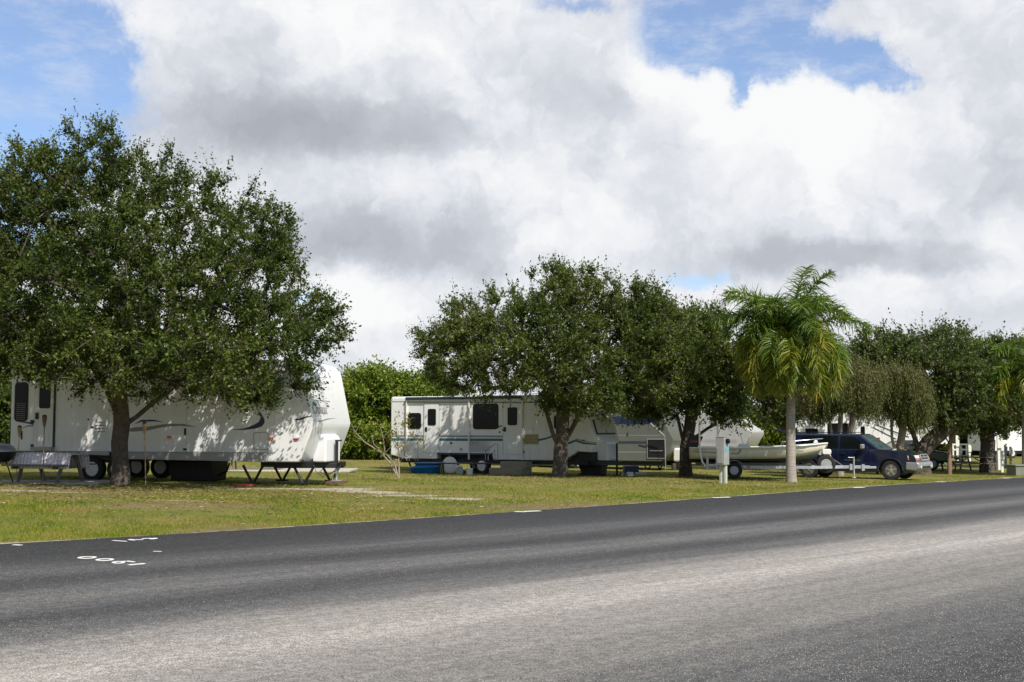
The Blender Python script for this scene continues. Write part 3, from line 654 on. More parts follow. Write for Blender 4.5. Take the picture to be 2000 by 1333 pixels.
# weeping bottlebrushes
for (px, Y, lab, es, st) in ((1640, 51, 'weeping bottlebrush with several pale stems behind the roof of the dark blue vehicle',
        [E(1650, 735, 50, 42, 51, 1.6), E(1605, 760, 36, 40, 51, 1.3), E(1682, 745, 34, 40, 51, 1.3)], [[(0, 0, .3)], [(-.25, 0, 1.2), (-.35, 0, 2.0), (-.5, 0, 3.0)], [(.3, 0, 1.2), (.55, 0, 2.2), (.6, 0, 3.2)], [(.02, 0, 1.6), (.1, 0, 2.8)]]),
       (1752, 53, 'weeping bottlebrush hanging over the hood of the dark blue vehicle',
        [E(1756, 745, 40, 36, 53, 1.4), E(1782, 770, 24, 40, 53, 1.1)], [[(0, 0, .6)], [(-.2, 0, 1.6), (-.2, 0, 2.8)], [(.25, 0, 1.7), (.4, 0, 3.0)]])):
    base = gx(px, Y); t_ = empty('weeping_bottlebrush', base, 0, lab, 'tree', 'weeping bottlebrush trees')
    es = [tuple(np.array(e[:3]) - np.array(base)) + tuple(e[3:]) for e in es]
    tips = crown_points(es, 150 if px < 1700 else 170); rn = [((0, 0, -.1), 0), (st[0][0], 0)]; fk = 1; root_nodes_low = 2
    for s_ in st[1:]:
        pr = fk
        for q in s_: rn.append((q, pr)); pr = len(rn) - 1
    N, Pn, rad = skeleton(rn, tips); rad = np.maximum(rad / rad[1] * .16, .008); rad[1:len(rn)] = np.maximum(rad[1:len(rn)], .06)
    limbs_mesh('trunk', N, Pn, rad, M['palebark'], t_)
    # hanging strands
    n = len(tips); tw = 24; per = 22; S_ = np.repeat(tips, tw, 0) + RNG.normal(size=(n * tw, 3)) * .22; L = .45 + .95 * RNG.random(len(S_)) ** 1.3
    f = np.tile((np.arange(per) + .5) / per, len(S_)); C = np.repeat(S_, per, 0); h = RNG.normal(size=S_.shape) * .16; h[:, 2] = 0
    C = C + np.repeat(h, per, 0) * np.sqrt(f)[:, None]; C[:, 2] -= f * np.repeat(L, per); C += RNG.normal(size=C.shape) * .018
    keep = C[:, 2] > (2.3 if px < 1700 else 1.75) + .3 * np.sin(C[:, 0] * 3.1 + 1); C = C[keep]; mm = len(C)
    ax = RNG.normal(size=C.shape) * .35; ax[:, 2] -= 1; ax /= np.linalg.norm(ax, axis=1)[:, None]
    sd_ = np.cross(ax, RNG.normal(size=C.shape)); sd_ /= np.linalg.norm(sd_, axis=1)[:, None]
    l = (.05 + .06 * RNG.random(mm))[:, None]; w_ = .013 + .010 * RNG.random(mm)[:, None]
    V = np.stack([C - ax * l * .5, C + sd_ * w_, C + ax * l * .5, C - sd_ * w_], 1)
    big_mesh('crown', V.reshape(-1, 3), np.arange(4 * mm).reshape(-1, 4), L_WEEP, t_)
# background hedges and far trees
def bush(label, name, px, Y, es, n, leaf, group=None, cat='bush', ls=(.11, .20), twigs=15, per=15, tl=(.3, .8), bark='bark', sprigs=.06):
    base = gx(px, Y); t_ = empty(name, base, 0, label, cat, group)
    es = [tuple(np.array(e[:3]) - np.array(base)) + tuple(e[3:]) for e in es]
    tips = crown_points(es, n, zmin=.15); rn = [((0, 0, -.1), 0), ((0, 0, .3), 0)]
    global root_nodes_low; root_nodes_low = 1
    N, Pn, rad = skeleton(rn, tips, 1.2); rad = np.maximum(rad / rad[1] * .22, .012); limbs_mesh('trunk', N, Pn, rad, M[bark], t_)
    leaves_mesh('crown', tips, np.mean([e[:3] for e in es], 0), leaf, t_, twigs=twigs, per=per, ls=ls, tl=tl, lw=.6, spread=.10, sprigs=sprigs)
    return t_
HG = 'bright green bushes behind the trailers'
bush('bright yellow green bush in the gap between the two nearest trailers', 'large_bush', 735, 66,
     [E(735, 770, 62, 50, 66, 2.2), E(690, 800, 50, 70, 66, 2), E(790, 800, 50, 60, 66, 2), E(740, 850, 90, 45, 65.5, 2.2)], 480, L_HEDGE, HG)
bush('green bush left of and behind the gap, close to the white trailer nose', 'large_bush', 640, 68,
     [E(640, 800, 60, 50, 68, 2.2), E(620, 850, 60, 45, 68, 2.2)], 200, L_HEDGE, HG)
bush('bright bush rising just left of the teal striped trailer roof', 'large_bush', 840, 68,
     [E(840, 790, 60, 48, 68, 2.2), E(880, 830, 70, 60, 68, 2.2)], 260, L_HEDGE, HG)
bush('dark bush at the left edge behind the rear of the leftmost trailer', 'large_bush', -20, 48,
     [E(-20, 800, 60, 70, 48, 2), E(-60, 830, 80, 70, 48, 2), E(5, 850, 25, 45, 48, 1.2)], 260, L_FAR, HG, ls=(.10, .2))
bush('green bush showing between the boat and the far trailer nose', 'large_bush', 1510, 74,
     [E(1515, 840, 42, 34, 74, 2), E(1480, 850, 40, 34, 74, 2)], 150, L_HEDGE, HG)
for (px, Y, top, rx, lab) in ((1000, 84, 806, 130, 'distant bush behind the roof of the teal striped trailer'), (1230, 88, 806, 120, 'distant bush behind the white trailer with the open hatch'),
        (1420, 92, 808, 100, 'distant bush behind the trailer beyond the boat'), (1600, 96, 796, 110, 'distant tree behind the long white far trailer'),
        (1760, 98, 780, 110, 'distant tree behind the nose of the long white far trailer'), (1880, 100, 800, 90, 'distant tree behind the far picnic tables'), (1990, 96, 790, 90, 'distant tree behind the right edge posts'), (2110, 92, 780, 90, 'distant tree past the right edge palm')):
    cy = (top + 892) / 2
    bush(lab, 'far_tree', px, Y, [E(px, cy, rx * .7, (892 - top) / 2, Y, 3), E(px - rx * .5, cy + 12, rx * .5, (880 - top) / 2.3, Y, 3), E(px + rx * .5, cy + 10, rx * .5, (880 - top) / 2.3, Y, 3)], 230, L_FAR, 'far trees closing the campsite', cat='tree', ls=(.22, .42), per=10)
for (px, lab) in ((300, 'distant hedge bush seen beyond the axles of the leftmost trailer'), (470, 'distant hedge bush beyond the middle of the leftmost trailer'), (120, 'distant hedge bush beyond the rear of the leftmost trailer')):
    bush(lab, 'large_bush', px, 74, [E(px, 845, 100, 42, 74, 2.4), E(px + 60, 850, 60, 38, 74, 2.4)], 170, L_HEDGE, HG, ls=(.2, .35), per=9)

# palms
def palm(label, px, Y, hz, scale, fronds, seed):
    rg = np.random.default_rng(seed); base = gx(px, Y); t_ = empty('queen_palm', base, 0, label, 'palm', 'queen palms')
    b_ = MB(); b_.tube([(0, 0, -.1), (0, 0, .12), (-.01, 0, .6), (.01, 0, hz * .5), (.06, 0, hz * .85), (.07, 0, hz)], [.21, .185, .165, .155, .135, .12], 20); b_.build('trunk', M['palmtrunk'], t_, smooth=True)
    b_ = MB(); b_.tube([(.07, 0, hz - .05), (.07, 0, hz + .35), (.07, 0, hz + .75)], [.13, .13, .06], 14); b_.build('crownshaft', M['khaki'], t_, smooth=True)
    for az, el, L, bend, yel in fronds:
        a = math.radians(az); L *= scale; K = 34; ds = L / K; pos = np.array([.07, 0, hz + .45]); ang = math.radians(el); pts = []
        kb = math.radians(bend) / K; tw = rg.normal() * .02
        for i in range(K + 1):
            pts.append(pos.copy()); f = i / K; an_ = ang - kb * i * (0.45 + 1.1 * f); a += tw / 6
            pos = pos + ds * np.array([math.cos(an_) * math.cos(a), math.cos(an_) * math.sin(a), math.sin(an_)])
        pts = np.array(pts); V = []; Fc = []
        tgv = np.gradient(pts, axis=0); tgv /= np.linalg.norm(tgv, axis=1)[:, None]
        # rachis as a thin three sided strip
        for i in range(K):
            s_ = np.cross(tgv[i], [0, 0, 1.]); s_ /= np.linalg.norm(s_) + 1e-6; r_ = .022 * (1 - i / K) + .005; b0 = len(V)
            V += [pts[i] - s_ * r_, pts[i] + s_ * r_, pts[i + 1] + s_ * r_ * .95, pts[i + 1] - s_ * r_ * .95, pts[i] - np.array([0, 0, r_ * 1.5]), pts[i + 1] - np.array([0, 0, r_ * 1.5])]
            Fc += [(b0, b0 + 1, b0 + 2, b0 + 3), (b0 + 4, b0, b0 + 3, b0 + 5), (b0 + 1, b0 + 4, b0 + 5, b0 + 2)]
        for i in range(int(K * .14) * 4, K * 4):
            f = i / (K * 4); j = min(K - 1, int(f * K)); ff = f * K - j; q = pts[j] * (1 - ff) + pts[j + 1] * ff; tn = tgv[j]
            s_ = np.cross(tn, [0, 0, 1.]); s_ /= np.linalg.norm(s_) + 1e-6; upv = np.cross(s_, tn)
            ll = .66 * scale * (math.sin(math.pi * min(1, (f - .08) * 1.02)) ** .5) * (.75 + .4 * rg.random())
            for sg in (-1, 1):
                dr = s_ * sg * (.75 + .2 * rg.random()) + tn * (.45 + .3 * rg.random()) + upv * (rg.normal() * .62 + .1) ; dr /= np.linalg.norm(dr)
                p1 = q + dr * ll * .5 + np.array([0, 0, -.03]); d2 = dr + np.array([0, 0, (-.25 if el > 45 else -.75) - .6 * rg.random()]); d2 /= np.linalg.norm(d2); p2 = p1 + d2 * ll * .5
                wv2 = np.cross(dr, rg.normal(size=3)); wv2 /= np.linalg.norm(wv2); w2 = .0155 * scale
                b0 = len(V); V += [q - wv2 * w2, q + wv2 * w2, p1 + wv2 * w2, p1 - wv2 * w2, p2 + wv2 * w2 * .3, p2 - wv2 * w2 * .3]; Fc += [(b0, b0 + 1, b0 + 2, b0 + 3), (b0 + 3, b0 + 2, b0 + 4, b0 + 5)]
        o = big_mesh('frond', V, Fc, (L_PALM, L_PALMY, L_DEAD)[yel], t_)
        if yel == 2: o['label'] = 'dry brown hanging frond'
        elif yel == 1: o['label'] = 'yellowing drooping frond'
    return t_
rg = random.Random(5); fr = []
for i in range(14): fr.append((i * 26 + rg.uniform(-8, 8), rg.uniform(48, 80), rg.uniform(2.2, 2.9), rg.uniform(50, 100), 0))
for i in range(15): fr.append((i * 24 + 12 + rg.uniform(-8, 8), rg.uniform(15, 48), rg.uniform(2.3, 2.8), rg.uniform(90, 130), 1 if rg.random() < .15 else 0))
for i in range(14): fr.append((i * 26 + 20 + rg.uniform(-8, 8), rg.uniform(-25, 15), rg.uniform(2.3, 2.8), rg.uniform(70, 100), 1 if rg.random() < .85 else 0))
fr += [(250, -30, 2.3, 50, 1), (285, -34, 2.2, 45, 1), (200, -20, 2.5, 60, 1), (345, -20, 2.6, 62, 1), (178, -30, 2.3, 50, 2), (352, -52, 2.2, 20, 2), (270, -10, 2.3, 75, 0), (40, 84, 2.9, 30, 0), (330, 78, 2.8, 36, 0), (170, 66, 3.0, 50, 0), (185, 40, 3.0, 50, 0), (5, 38, 3.1, 55, 0), (200, 55, 3.1, 48, 0)]
palm('tall queen palm with yellowing lower fronds standing before the boat', 1545, 42, 4.40, 1.0, fr, 3)
fr2 = [f for i, f in enumerate(fr) if i % 2 == 0]
palm('palm cut by the right edge of the photograph among the far oaks', 2004, 55, 3.9, 1.0, fr2, 9)

# leafless dogleg sapling between the trailers
base = gx(776, 37.5); t_ = empty('sparse_sapling', base, 0, 'nearly leafless pale multi stemmed sapling between the two nearest trailers', 'tree'); Y = 37.5
def q_(px, py, dy=0): v = at(px, py, Y + dy) - base; return tuple(v)
b_ = MB(); TB = [([(778, 934), (762, 905), (744, 884), (712, 864), (694, 845), (685, 826)], .045), ([(778, 934), (770, 905), (752, 885), (748, 855), (742, 830)], .04), ([(780, 934), (779, 905), (778, 880), (776, 850), (772, 820)], .038),
      ([(745, 882), (730, 868), (726, 850), (722, 838)], .018), ([(694, 845), (702, 830), (706, 820)], .014), ([(748, 855), (757, 845), (760, 842)], .013), ([(779, 893), (790, 872), (800, 858), (812, 850)], .016),
      ([(778, 880), (766, 862), (762, 840)], .014), ([(780, 905), (786, 895), (788, 880), (800, 868)], .012), ([(712, 864), (700, 856), (690, 850)], .012), ([(752, 885), (765, 872), (772, 860)], .01)]
for pth, r_ in TB: b_.tube([q_(a, c, (i * 37 % 5 - 2) * .05 * (i > 0)) for i, (a, c) in enumerate(pth)], [r_ * .72 * (1 - .8 * i / (len(pth) - 1)) for i in range(len(pth))], 7)
b_.build('trunk', M['palebark'], t_, smooth=True)
tips = np.array([q_(rg.uniform(765, 822), rg.uniform(812, 872), rg.uniform(-.5, .5)) for _ in range(26)] + [q_(rg.uniform(738, 790), rg.uniform(820, 880)) for _ in range(6)])
leaves_mesh('foliage', tips, tips.mean(0), L_SPARSE, t_, twigs=4, per=6, ls=(.05, .09), tl=(.15, .4))
# ------------------------------------------------------------------ trailers
def wheel(parent, u, v, r, wd, rimr, rim_mat='rim', cover=False, spokes=6, name='wheel', z=None, turn=0, detail=False):
    """tyre with a rim as its sub-part, axle along v; the outer face looks to -v"""
    zc = r if z is None else z
    MX = Matrix.Translation((u, v, zc)) @ Matrix.Rotation(turn, 4, 'Z') @ Matrix.Rotation(math.pi / 2, 4, 'X')
    b_ = MB(); h = wd / 2
    b_.lathe([(rimr * .98, -h * .8), (rimr * 1.1, -h), (r * .9, -h), (r * .985, -h * .75), (r, -h * .3), (r, h * .3), (r * .985, h * .75), (r * .9, h), (rimr * 1.1, h), (rimr * .98, h * .8)], 32, MX)
    w_ = b_.build(name, M['rubber'], parent, smooth=True)
    b_ = MB()
    if cover: b_.lathe([(r * 1.02, h * .9), (r * 1.04, h * 1.12), (r * .8, h * 1.35), (.02, h * 1.42)], 28, MX)
    else:
        b_.lathe([(rimr, h * .95), (rimr * .92, h * .98), (rimr * .86, h * .5), (rimr * .5, h * .62), (rimr * .3, h * .8), (.01, h * .82)], 28, MX)
        for k in range(spokes):
            a = 2 * math.pi * k / spokes; c_, s_ = math.cos(a), math.sin(a)
            rr = rimr * .09; pc = (c_ * rimr * .42, s_ * rimr * .42)
            b_.lathe([(rr, h * .6), (rr, h * .9)], 8, MX @ Matrix.Translation((pc[0], pc[1], 0)))
    if cover: b_.build('wheel_cover', M['boatwhite'], w_, smooth=True)
    else:
        rm = b_.build('rim', M[rim_mat], w_, smooth=True)
        b_ = MB(); b_.lathe([(rimr * .50, h * .66), (rimr * .34, h * .84), (.01, h * .86)], 14, MX); b_.build('hub', M['black'], w_)
        for k in range(spokes if detail else 0):
            a = 2 * math.pi * (k + .5) / spokes
            b_ = MB(); b_.lathe([(rimr * .11, h * .50), (rimr * .11, h * .66)], 10, MX @ Matrix.Translation((math.cos(a) * rimr * .70, math.sin(a) * rimr * .70, 0))); b_.build('rim_hole', M['black'], w_)
    return w_
def sidebox(T_, fr, name, mt, x0, y0, x1, y1, out=.012, r=.03, parent=None, label=None, bevel=0, v=0.0):
    """rounded panel on the near side, its corners given where the photo shows them"""
    u0, z1 = fr.side(x0, y0, v); u1, z0 = fr.side(x1, y1, v)
    b_ = MB(); r = min(r, (u1 - u0) * .45, (z1 - z0) * .45); b_.rrect(u0, u1, z0, z1, r, v - out, v + .004)
    o = b_.build(name, M[mt], parent or T_, bevel=bevel)
    if label: o['label'] = label
    return o
def window(T_, fr, x0, y0, x1, y1, r=.08, parent=None, v=0.0, name='window'):
    f = sidebox(T_, fr, name, 'black', x0, y0, x1, y1, .016, r, parent, v=v)
    u0, z1 = fr.side(x0, y0, v); u1, z0 = fr.side(x1, y1, v); e = .022
    b_ = MB(); b_.rrect(u0 + e, u1 - e, z0 + e, z1 - e, r * .8, v - .022, v - .014); b_.build('pane', M['glass'], f); return f
def poly(T_, fr, name, mt, pts, out=.003, v=0.0, parent=None):
    P_ = [fr.side(a, b, v) for a, b in pts]; b_ = MB(); b_.prism(P_, v - out, v + .002)
    return b_.build(name, M[mt], parent or T_)
def door(T_, fr, x0, y0, x1, y1, win, handle=None, label=None, seam=True):
    d = sidebox(T_, fr, 'door', 'white', x0, y0, x1, y1, .022, .07, bevel=.006, label=label)
    u0, z1 = fr.side(x0, y0); u1, z0 = fr.side(x1, y1)
    b_ = MB(); 
    for a, c_, e, f in ((u0 - .028, u0 - .006, z0, z1), (u1 + .006, u1 + .028, z0, z1), (u0 - .028, u1 + .028, z1 + .006, z1 + .026)): b_.box(a, c_, -.018, .002, e, f)
    b_.build('door_frame', M['trim'], d)
    if win: window(T_, fr, *win, r=.06, parent=d, v=-.022)
    if handle:
        hu, hz = fr.side(*handle); b_ = MB(); b_.box(hu - .05, hu + .05, -.045, -.02, hz - .09, hz + .09); b_.build('handle', M['black'], d, bevel=.008)
    return d
def body(T_, L, W, prof, mt='white', bevel=.07, name='body'):
    b_ = MB(); b_.prism(prof, 0, W); return b_.build(name, M[mt], T_, bevel=bevel, seg=4)
def fit_text(T_, fr, body_, mt, x0, y0, x1, name='lettering', size=.3, v=-.004, sx=1, parent=None):
    me = text_mesh(body_, size, .002); u0, z0 = fr.side(x0, y0); u1, _ = fr.side(x1, y0)
    wd = max(vt.co.x for vt in me.vertices) - min(vt.co.x for vt in me.vertices); s_ = (u1 - u0) / wd
    o = link(name, me, M[mt], parent or T_); o.location = (u0, v, z0); o.rotation_euler = (math.pi / 2, 0, 0); o.scale = (s_, s_ * sx, 1); return o
def vleg(T_, u, v, z0, z1, half, mt='black', name='stabiliser_leg', par=None):
    b_ = MB(); b_.tube([(u - half, v, z1), (u - half * .12, v, z0 + .03)], .035, 6); b_.tube([(u + half, v, z1), (u + half * .12, v, z0 + .03)], .035, 6)
    b_.box(u - .15, u + .15, v - .09, v + .09, z0 - .02, z0 + .035); return b_.build(name, M[mt], par or T_)

# --- T1: the big white travel trailer on the left
fr = T1F; L = T1L; W = 2.44
T1 = empty('travel_trailer', fr.o, -fr.yaw, 'big white travel trailer with navy swooshes and wedge nose under the big oak', 'trailer', 'white campers parked on the lots')
zb = fr.side(520, 903)[1]; zs = fr.side(300, 884)[1]; zt = 3.30
u52 = fr.side(522, 900)[0]
prof = [(0, zs), (0, zt - .05), (.06, zt), (L * .5, zt + .04), (L - .50, zt), (L - .16, zt - .10), (L + .02, zt - .28), (L + .06, 2.90), (L + .34, 1.62), (L + .30, 1.47), (L + .0, zb + .12), (L - .10, zb), (u52, zb), (u52 + .0, zs)]
body(T1, L, W, prof, 'white2', .06)
us0 = fr.side(247, 884)[0]
b_ = MB(); b_.prism([(us0, zs - .004), (us0, fr.side(250, 897)[1]), (u52 - .01, zb + .0), (u52 - .004 + .10, zs - .004)], -.015, .06); b_.build('skirt', M['skirt'], T1, bevel=.01)
ua, ub = fr.side(158, 878)[0], fr.side(214, 887)[0]
b_ = MB(); b_.prism([(ua, zs - .07), (ua + .05, zs + .03), (ub, zs + .03), (ub, zs - .10)], -.05, .04); b_.build('fender', M['silver'], T1, bevel=.015)
b_ = MB(); b_.box(.1, L - .05, .12, .24, zs - .22, zs + .02); b_.box(.1, L - .05, W - .24, W - .12, zs - .22, zs + .02); b_.box(.05, .16, .1, W - .1, zs - .2, zs + .02)
b_.box(ua + .2, ub - .1, .2, W - .2, zs - .3, zs + .01)
for k_ in range(7): b_.box(1 + k_ * 1.15, 1.08 + k_ * 1.15, .1, W - .1, zs - .12, zs + .01)
b_.build('chassis', M['black'], T1)
b_ = MB(); b_.box(u52 - .35, L + .02, .3, W - .3, zb - .14, zb + .01)
ym = W / 2
b_.prism([(L - .9, .3), (L - .9, .42), (L + .50, ym + .08), (L + .50, ym - .08)], zb - .17, zb - .04, axis='z'); b_.prism([(L - .9, W - .3), (L - .9, W - .42), (L + .50, ym - .08), (L + .50, ym + .08)], zb - .165, zb - .045, axis='z')
b_.box(L + .40, L + .66, ym - .06, ym + .06, zb - .17, zb - .03); b_.box(L + .58, L + .70, ym - .09, ym + .09, zb - .14, zb + .0)
b_.build('hitch_frame', M['black'], T1, bevel=.01)
for uu in (fr.side(178, 920)[0], fr.side(178, 920)[0] + .80):
    wheel(T1, uu, .14, .345, .23, .20, 'rim', detail=True); wheel(T1, uu, W - .14, .345, .23, .20, 'rim')
for u_ in (fr.side(482, 920)[0], fr.side(582, 920)[0]):
    for v_ in (.35, W - .35): vleg(T1, u_, v_, 0, zb - .1, .30 if u_ > 7 else .26)
b_ = MB(); b_.tube([(L + .46, ym, .06), (L + .46, ym, .46)], .03, 10); b_.box(L + .34, L + .58, ym - .12, ym + .12, .05, .07); jk = b_.build('tongue_jack', M['galv'], T1, smooth=True)
b_ = MB(); b_.tube([(L + .46, ym, .44), (L + .46, ym, 1.12)], .045, 10); b_.box(L + .42, L + .60, ym - .02, ym + .02, 1.12, 1.16); b_.build('jack_post', M['black'], jk)
b_ = MB(); b_.prism([(L - .04, zb - .02), (L - .04, zb + .60), (L + .02, zb + .72), (L + .28, zb + .72), (L + .36, zb + .62), (L + .36, zb - .02)], ym - .48, ym + .48); b_.build('gas_bottle_cover', M['white2'], T1, bevel=.05, seg=3)
# chains and cable at the hitch
b_ = MB()
b_.tube([(L + .25, ym - .25, zb - .15), (L + .1, ym - .3, zb - .28), (L + .3, ym - .3, zb - .36), (L + .6, ym - .2, zb - .22), (L + .62, ym - .1, zb - .1)], .012, 6)
b_.tube([(L + .0, ym - .4, zb - .1), (L + .05, ym - .45, zb - .25), (L + .3, ym - .5, zb - .40), (L + .5, ym - .4, zb - .30), (L + .56, ym - .15, zb - .16)], .009, 6); b_.build('safety_chain', M['black'], T1)
b_ = MB(); b_.tube([(L + .6, ym - .06, zb - .12), (L + .5, ym - .1, zb - .3), (L + .42, ym - .12, .25), (L + .40, ym - .12, .06)], .014, 6); b_.build('chain_end', M['galv'], T1)
# openings and panels
window(T1, fr, 30, 747, 54, 824, r=.12)
door(T1, fr, 70, 742, 104.5, 879, (78, 745, 98, 798), (73.5, 813), label='narrow entrance door with dark tall window')
b_ = MB(); uu = fr.side(106.5, 800)[0]; b_.box(uu - .02, uu + .035, -.03, .002, fr.side(106, 874)[1], fr.side(106, 742)[1]); b_.build('door_seal', M['black'], T1)
wv0 = [x for x in bpy.data.objects if x.parent == T1 and x.name.startswith('window')][0]
b_ = MB(); u0, z1 = fr.side(32, 786); u1, z0 = fr.side(52, 820)
for k_ in range(9): b_.box(u0 + .03, u1 - .03, -.027, -.023, z0 + (z1 - z0) * k_ / 9, z0 + (z1 - z0) * (k_ + .32) / 9)
b_.box(u0 + .05, u0 + .06, -.026, -.022, z0, z1); b_.build('blind', M['darkrim'], wv0)
cp = sidebox(T1, fr, 'service_hatch', 'white', 178, 784, 212, 878, .010, .03, bevel=.004)
lv = sidebox(T1, fr, 'vent', 'white', 185, 820, 208, 849, .02, .02, bevel=.004)
b_ = MB()
for k_ in range(4): z_ = fr.side(190, 825 + k_ * 6.2)[1]; b_.box(fr.side(187, 830)[0], fr.side(206, 830)[0], -.024, -.018, z_ - .012, z_ + .012)
b_.build('louvre', M['taupe'], lv)
v2 = sidebox(T1, fr, 'small_vent', 'white', 162, 850, 171, 859, .012, .01)
b_ = MB()
for k_ in range(4): z_ = fr.side(165, 851.5 + k_ * 2)[1]; b_.box(fr.side(163, 855)[0], fr.side(170, 855)[0], -.015, -.01, z_ - .006, z_ + .006)
b_.build('louvre', M['taupe'], v2)
sidebox(T1, fr, 'hinge', 'black', 178, 833, 183, 836.5, .02, .005); sidebox(T1, fr, 'latch', 'black', 171.5, 818, 174, 821.5, .015, .005)
sidebox(T1, fr, 'socket', 'black', 61, 868, 67, 874, .03, .01)
sidebox(T1, fr, 'grab_handle', 'black', 61, 821, 68, 827, .04, .01); sidebox(T1, fr, 'water_inlet', 'black', 41.5, 842, 43.5, 859, .015, .01)
sidebox(T1, fr, 'bumper_step', 'skirt', 66, 873, 106, 880, .16, .01)
hch = sidebox(T1, fr, 'luggage_hatch', 'white', 496, 846, 523, 878, .010, .06, bevel=.004); 
b_ = MB(); u0, z1 = fr.side(496, 846); u1, z0 = fr.side(523, 878); b_.rrect(u0 - .015, u1 + .015, z0 - .015, z1 + .015, .06, -.007, .002); b_.build('hatch_seal', M['taupe'], hch)
for a_, b__ in ((322, 847), (363, 848)):
    pass
uu = fr.side(364, 850)[0]; b_ = MB(); b_.box(uu - .006, uu + .006, -.006, .002, fr.side(364, 883)[1], zt - .1); b_.build('panel_seam', M['trim'], T1)
sidebox(T1, fr, 'seam_latch', 'black', 360, 837, 363.5, 850, .015, .005); sidebox(T1, fr, 'seam_latch', 'black', 358, 876, 364, 880, .015, .005)
for (a_, c_) in ((327, 852), (526.5, 853.5)): sidebox(T1, fr, 'marker_light', 'orange', a_, c_, a_ + 7.5, c_ + 5.5, .025, .01)
sidebox(T1, fr, 'marker_light', 'red', 575, 855.5, 582, 861, .025, .01); 
sidebox(T1, fr, 'marker_bezel', 'white', 574, 852.5, 583.5, 856.5, .028, .01)
poly(T1, fr, 'swoosh', 'navy', [(34, 824), (56, 824.5), (74, 829), (84, 836), (85, 841), (79, 847.5), (76, 840), (68, 832), (56, 828)])
poly(T1, fr, 'swoosh', 'taupe', [(36, 839), (56, 830.5), (72, 832), (90, 834), (110, 840), (90, 836.5), (72, 834.5), (56, 833.5)], .0045)
poly(T1, fr, 'swoosh', 'navy', [(262, 829), (276, 820.5), (300, 820), (322, 825), (300, 823.5), (276, 824.5)])
poly(T1, fr, 'swoosh', 'taupe', [(235, 841), (262, 835), (290, 833.5), (327, 828), (360, 828.5), (384, 834.5), (350, 832), (316, 835), (290, 841), (262, 843.5), (245, 843)], .0045)
poly(T1, fr, 'swoosh', 'navy', [(502, 801), (510, 807), (516, 818), (517, 826), (512, 833), (500, 837.5), (480, 840), (450, 840), (480, 836.5), (496, 830), (506, 824), (509, 816)])
poly(T1, fr, 'swoosh', 'navy', [(573, 820), (586, 817.5), (598, 813.5), (612, 813), (600, 815.5), (590, 820), (580, 821.5)])
# front cap seam
us = fr.side(537, 850)[0]
b_ = MB(); b_.tube([(us, -.004, zt - .12), (us, -.006, 1.65), (us - .02, -.006, 1.3), (u52 + .02, -.006, zs + .06), (u52 + .0, -.006, zb + .04)], .010, 5); b_.build('cap_seam', M['trim'], T1)
# nose lettering and thin swoosh laid on the slanting front
def front_slab(T_, name, mt, pts, parent=None, thick=.004):
    """shape on the slanted upper front: pts are (v, s) with s measured from the bulge upwards"""
    A = Vector((L + .34, 0, 1.62)); B = Vector((L + .20, 0, 2.25)); e = (B - A).normalized(); nn = Vector((e.z, 0, -e.x))
    b_ = MB(); b_.hexa([A + e * s_ + Vector((0, v_, 0)) + nn * .002 for v_, s_ in pts], [A + e * s_ + Vector((0, v_, 0)) + nn * (.002 + thick) for v_, s_ in pts]); return b_.build(name, M[mt], parent or T_)
front_slab(T1, 'swoosh', 'taupe', [(.10, .02), (.5, .07), (.9, .12), (1.5, .14), (.9, .09), (.5, .03)])
front_slab(T1, 'underline', 'taupe', [(.35, .60), (1.3, .585), (1.3, .61), (.35, .625)])
me = text_mesh('Chateau', .42, .002); o = link('lettering', me, M['taupe'], T1)
A = Vector((L + .20, 0, 2.25)); e = (Vector((L + .20, 0, 2.25)) - Vector((L + .34, 0, 1.62))).normalized(); nn = Vector((e.z, 0, -e.x))
o.matrix_local = Matrix.Translation(Vector((L + .29, -.0, 1.86)) + nn * .006) @ Matrix(((0, e.x, nn.x, 0), (1, e.y, nn.y, 0), (0, e.z, nn.z, 0), (0, 0, 0, 1)))
o.location.y = .10; o.scale = (.62, 1, 1)
b_ = MB(); b_.box(4.0, 5.0, .8, 1.6, zt + .02, zt + .32); b_.build('air_conditioner', M['white2'], T1, bevel=.08, seg=3)
# awning arms on the hidden roof edge
b_ = MB(); b_.tube([(1.7, -.07, zt - .12), (L - 1.3, -.07, zt - .12)], .05, 10); b_.build('awning_roll', M['trim'], T1, smooth=True)
b_ = MB(); b_.box(L + .26, L + .66, ym - .3, ym + .3, -.02, .05); bl = b_.build('jack_block', M['brownwood'], T1, bevel=.005)

# things under and around T1
def thing_mesh(name, mb, mt, loc, yaw, label, cat, group=None, **kw):
    o = mb.build(name, M[mt], None, **kw); o.location = loc; o.rotation_euler = (0, 0, yaw); return tag(o, label, cat, group)
# dark storage box under the trailer
p0 = fr.world(fr.side(295, 940)[0], .9); p0.z = float(gz(p0.x, p0.y))
e_ = empty('storage_bin', p0, -fr.yaw, 'large black storage bin pushed under the middle of the leftmost trailer', 'bin')
wb = fr.side(380, 930)[0] - fr.side(295, 930)[0]
b_ = MB(); b_.hexa([(.05, 0, 0), (wb - .05, 0, 0), (wb - .05, .9, 0), (.05, .9, 0)], [(0, -.04, .56), (wb, -.04, .56), (wb, .94, .56), (0, .94, .56)]); b_.build('tub', M['black'], e_, bevel=.03)
b_ = MB(); b_.box(-.03, wb + .03, -.07, .97, .56, .61); b_.build('lid', M['black'], e_, bevel=.015)
b_ = MB(); b_.tube([(wb + .02, .3, .15), (wb + .3, .3, .28), (wb + .38, .3, .5)], .03, 8); b_.build('drain_pipe', M['black'], e_)
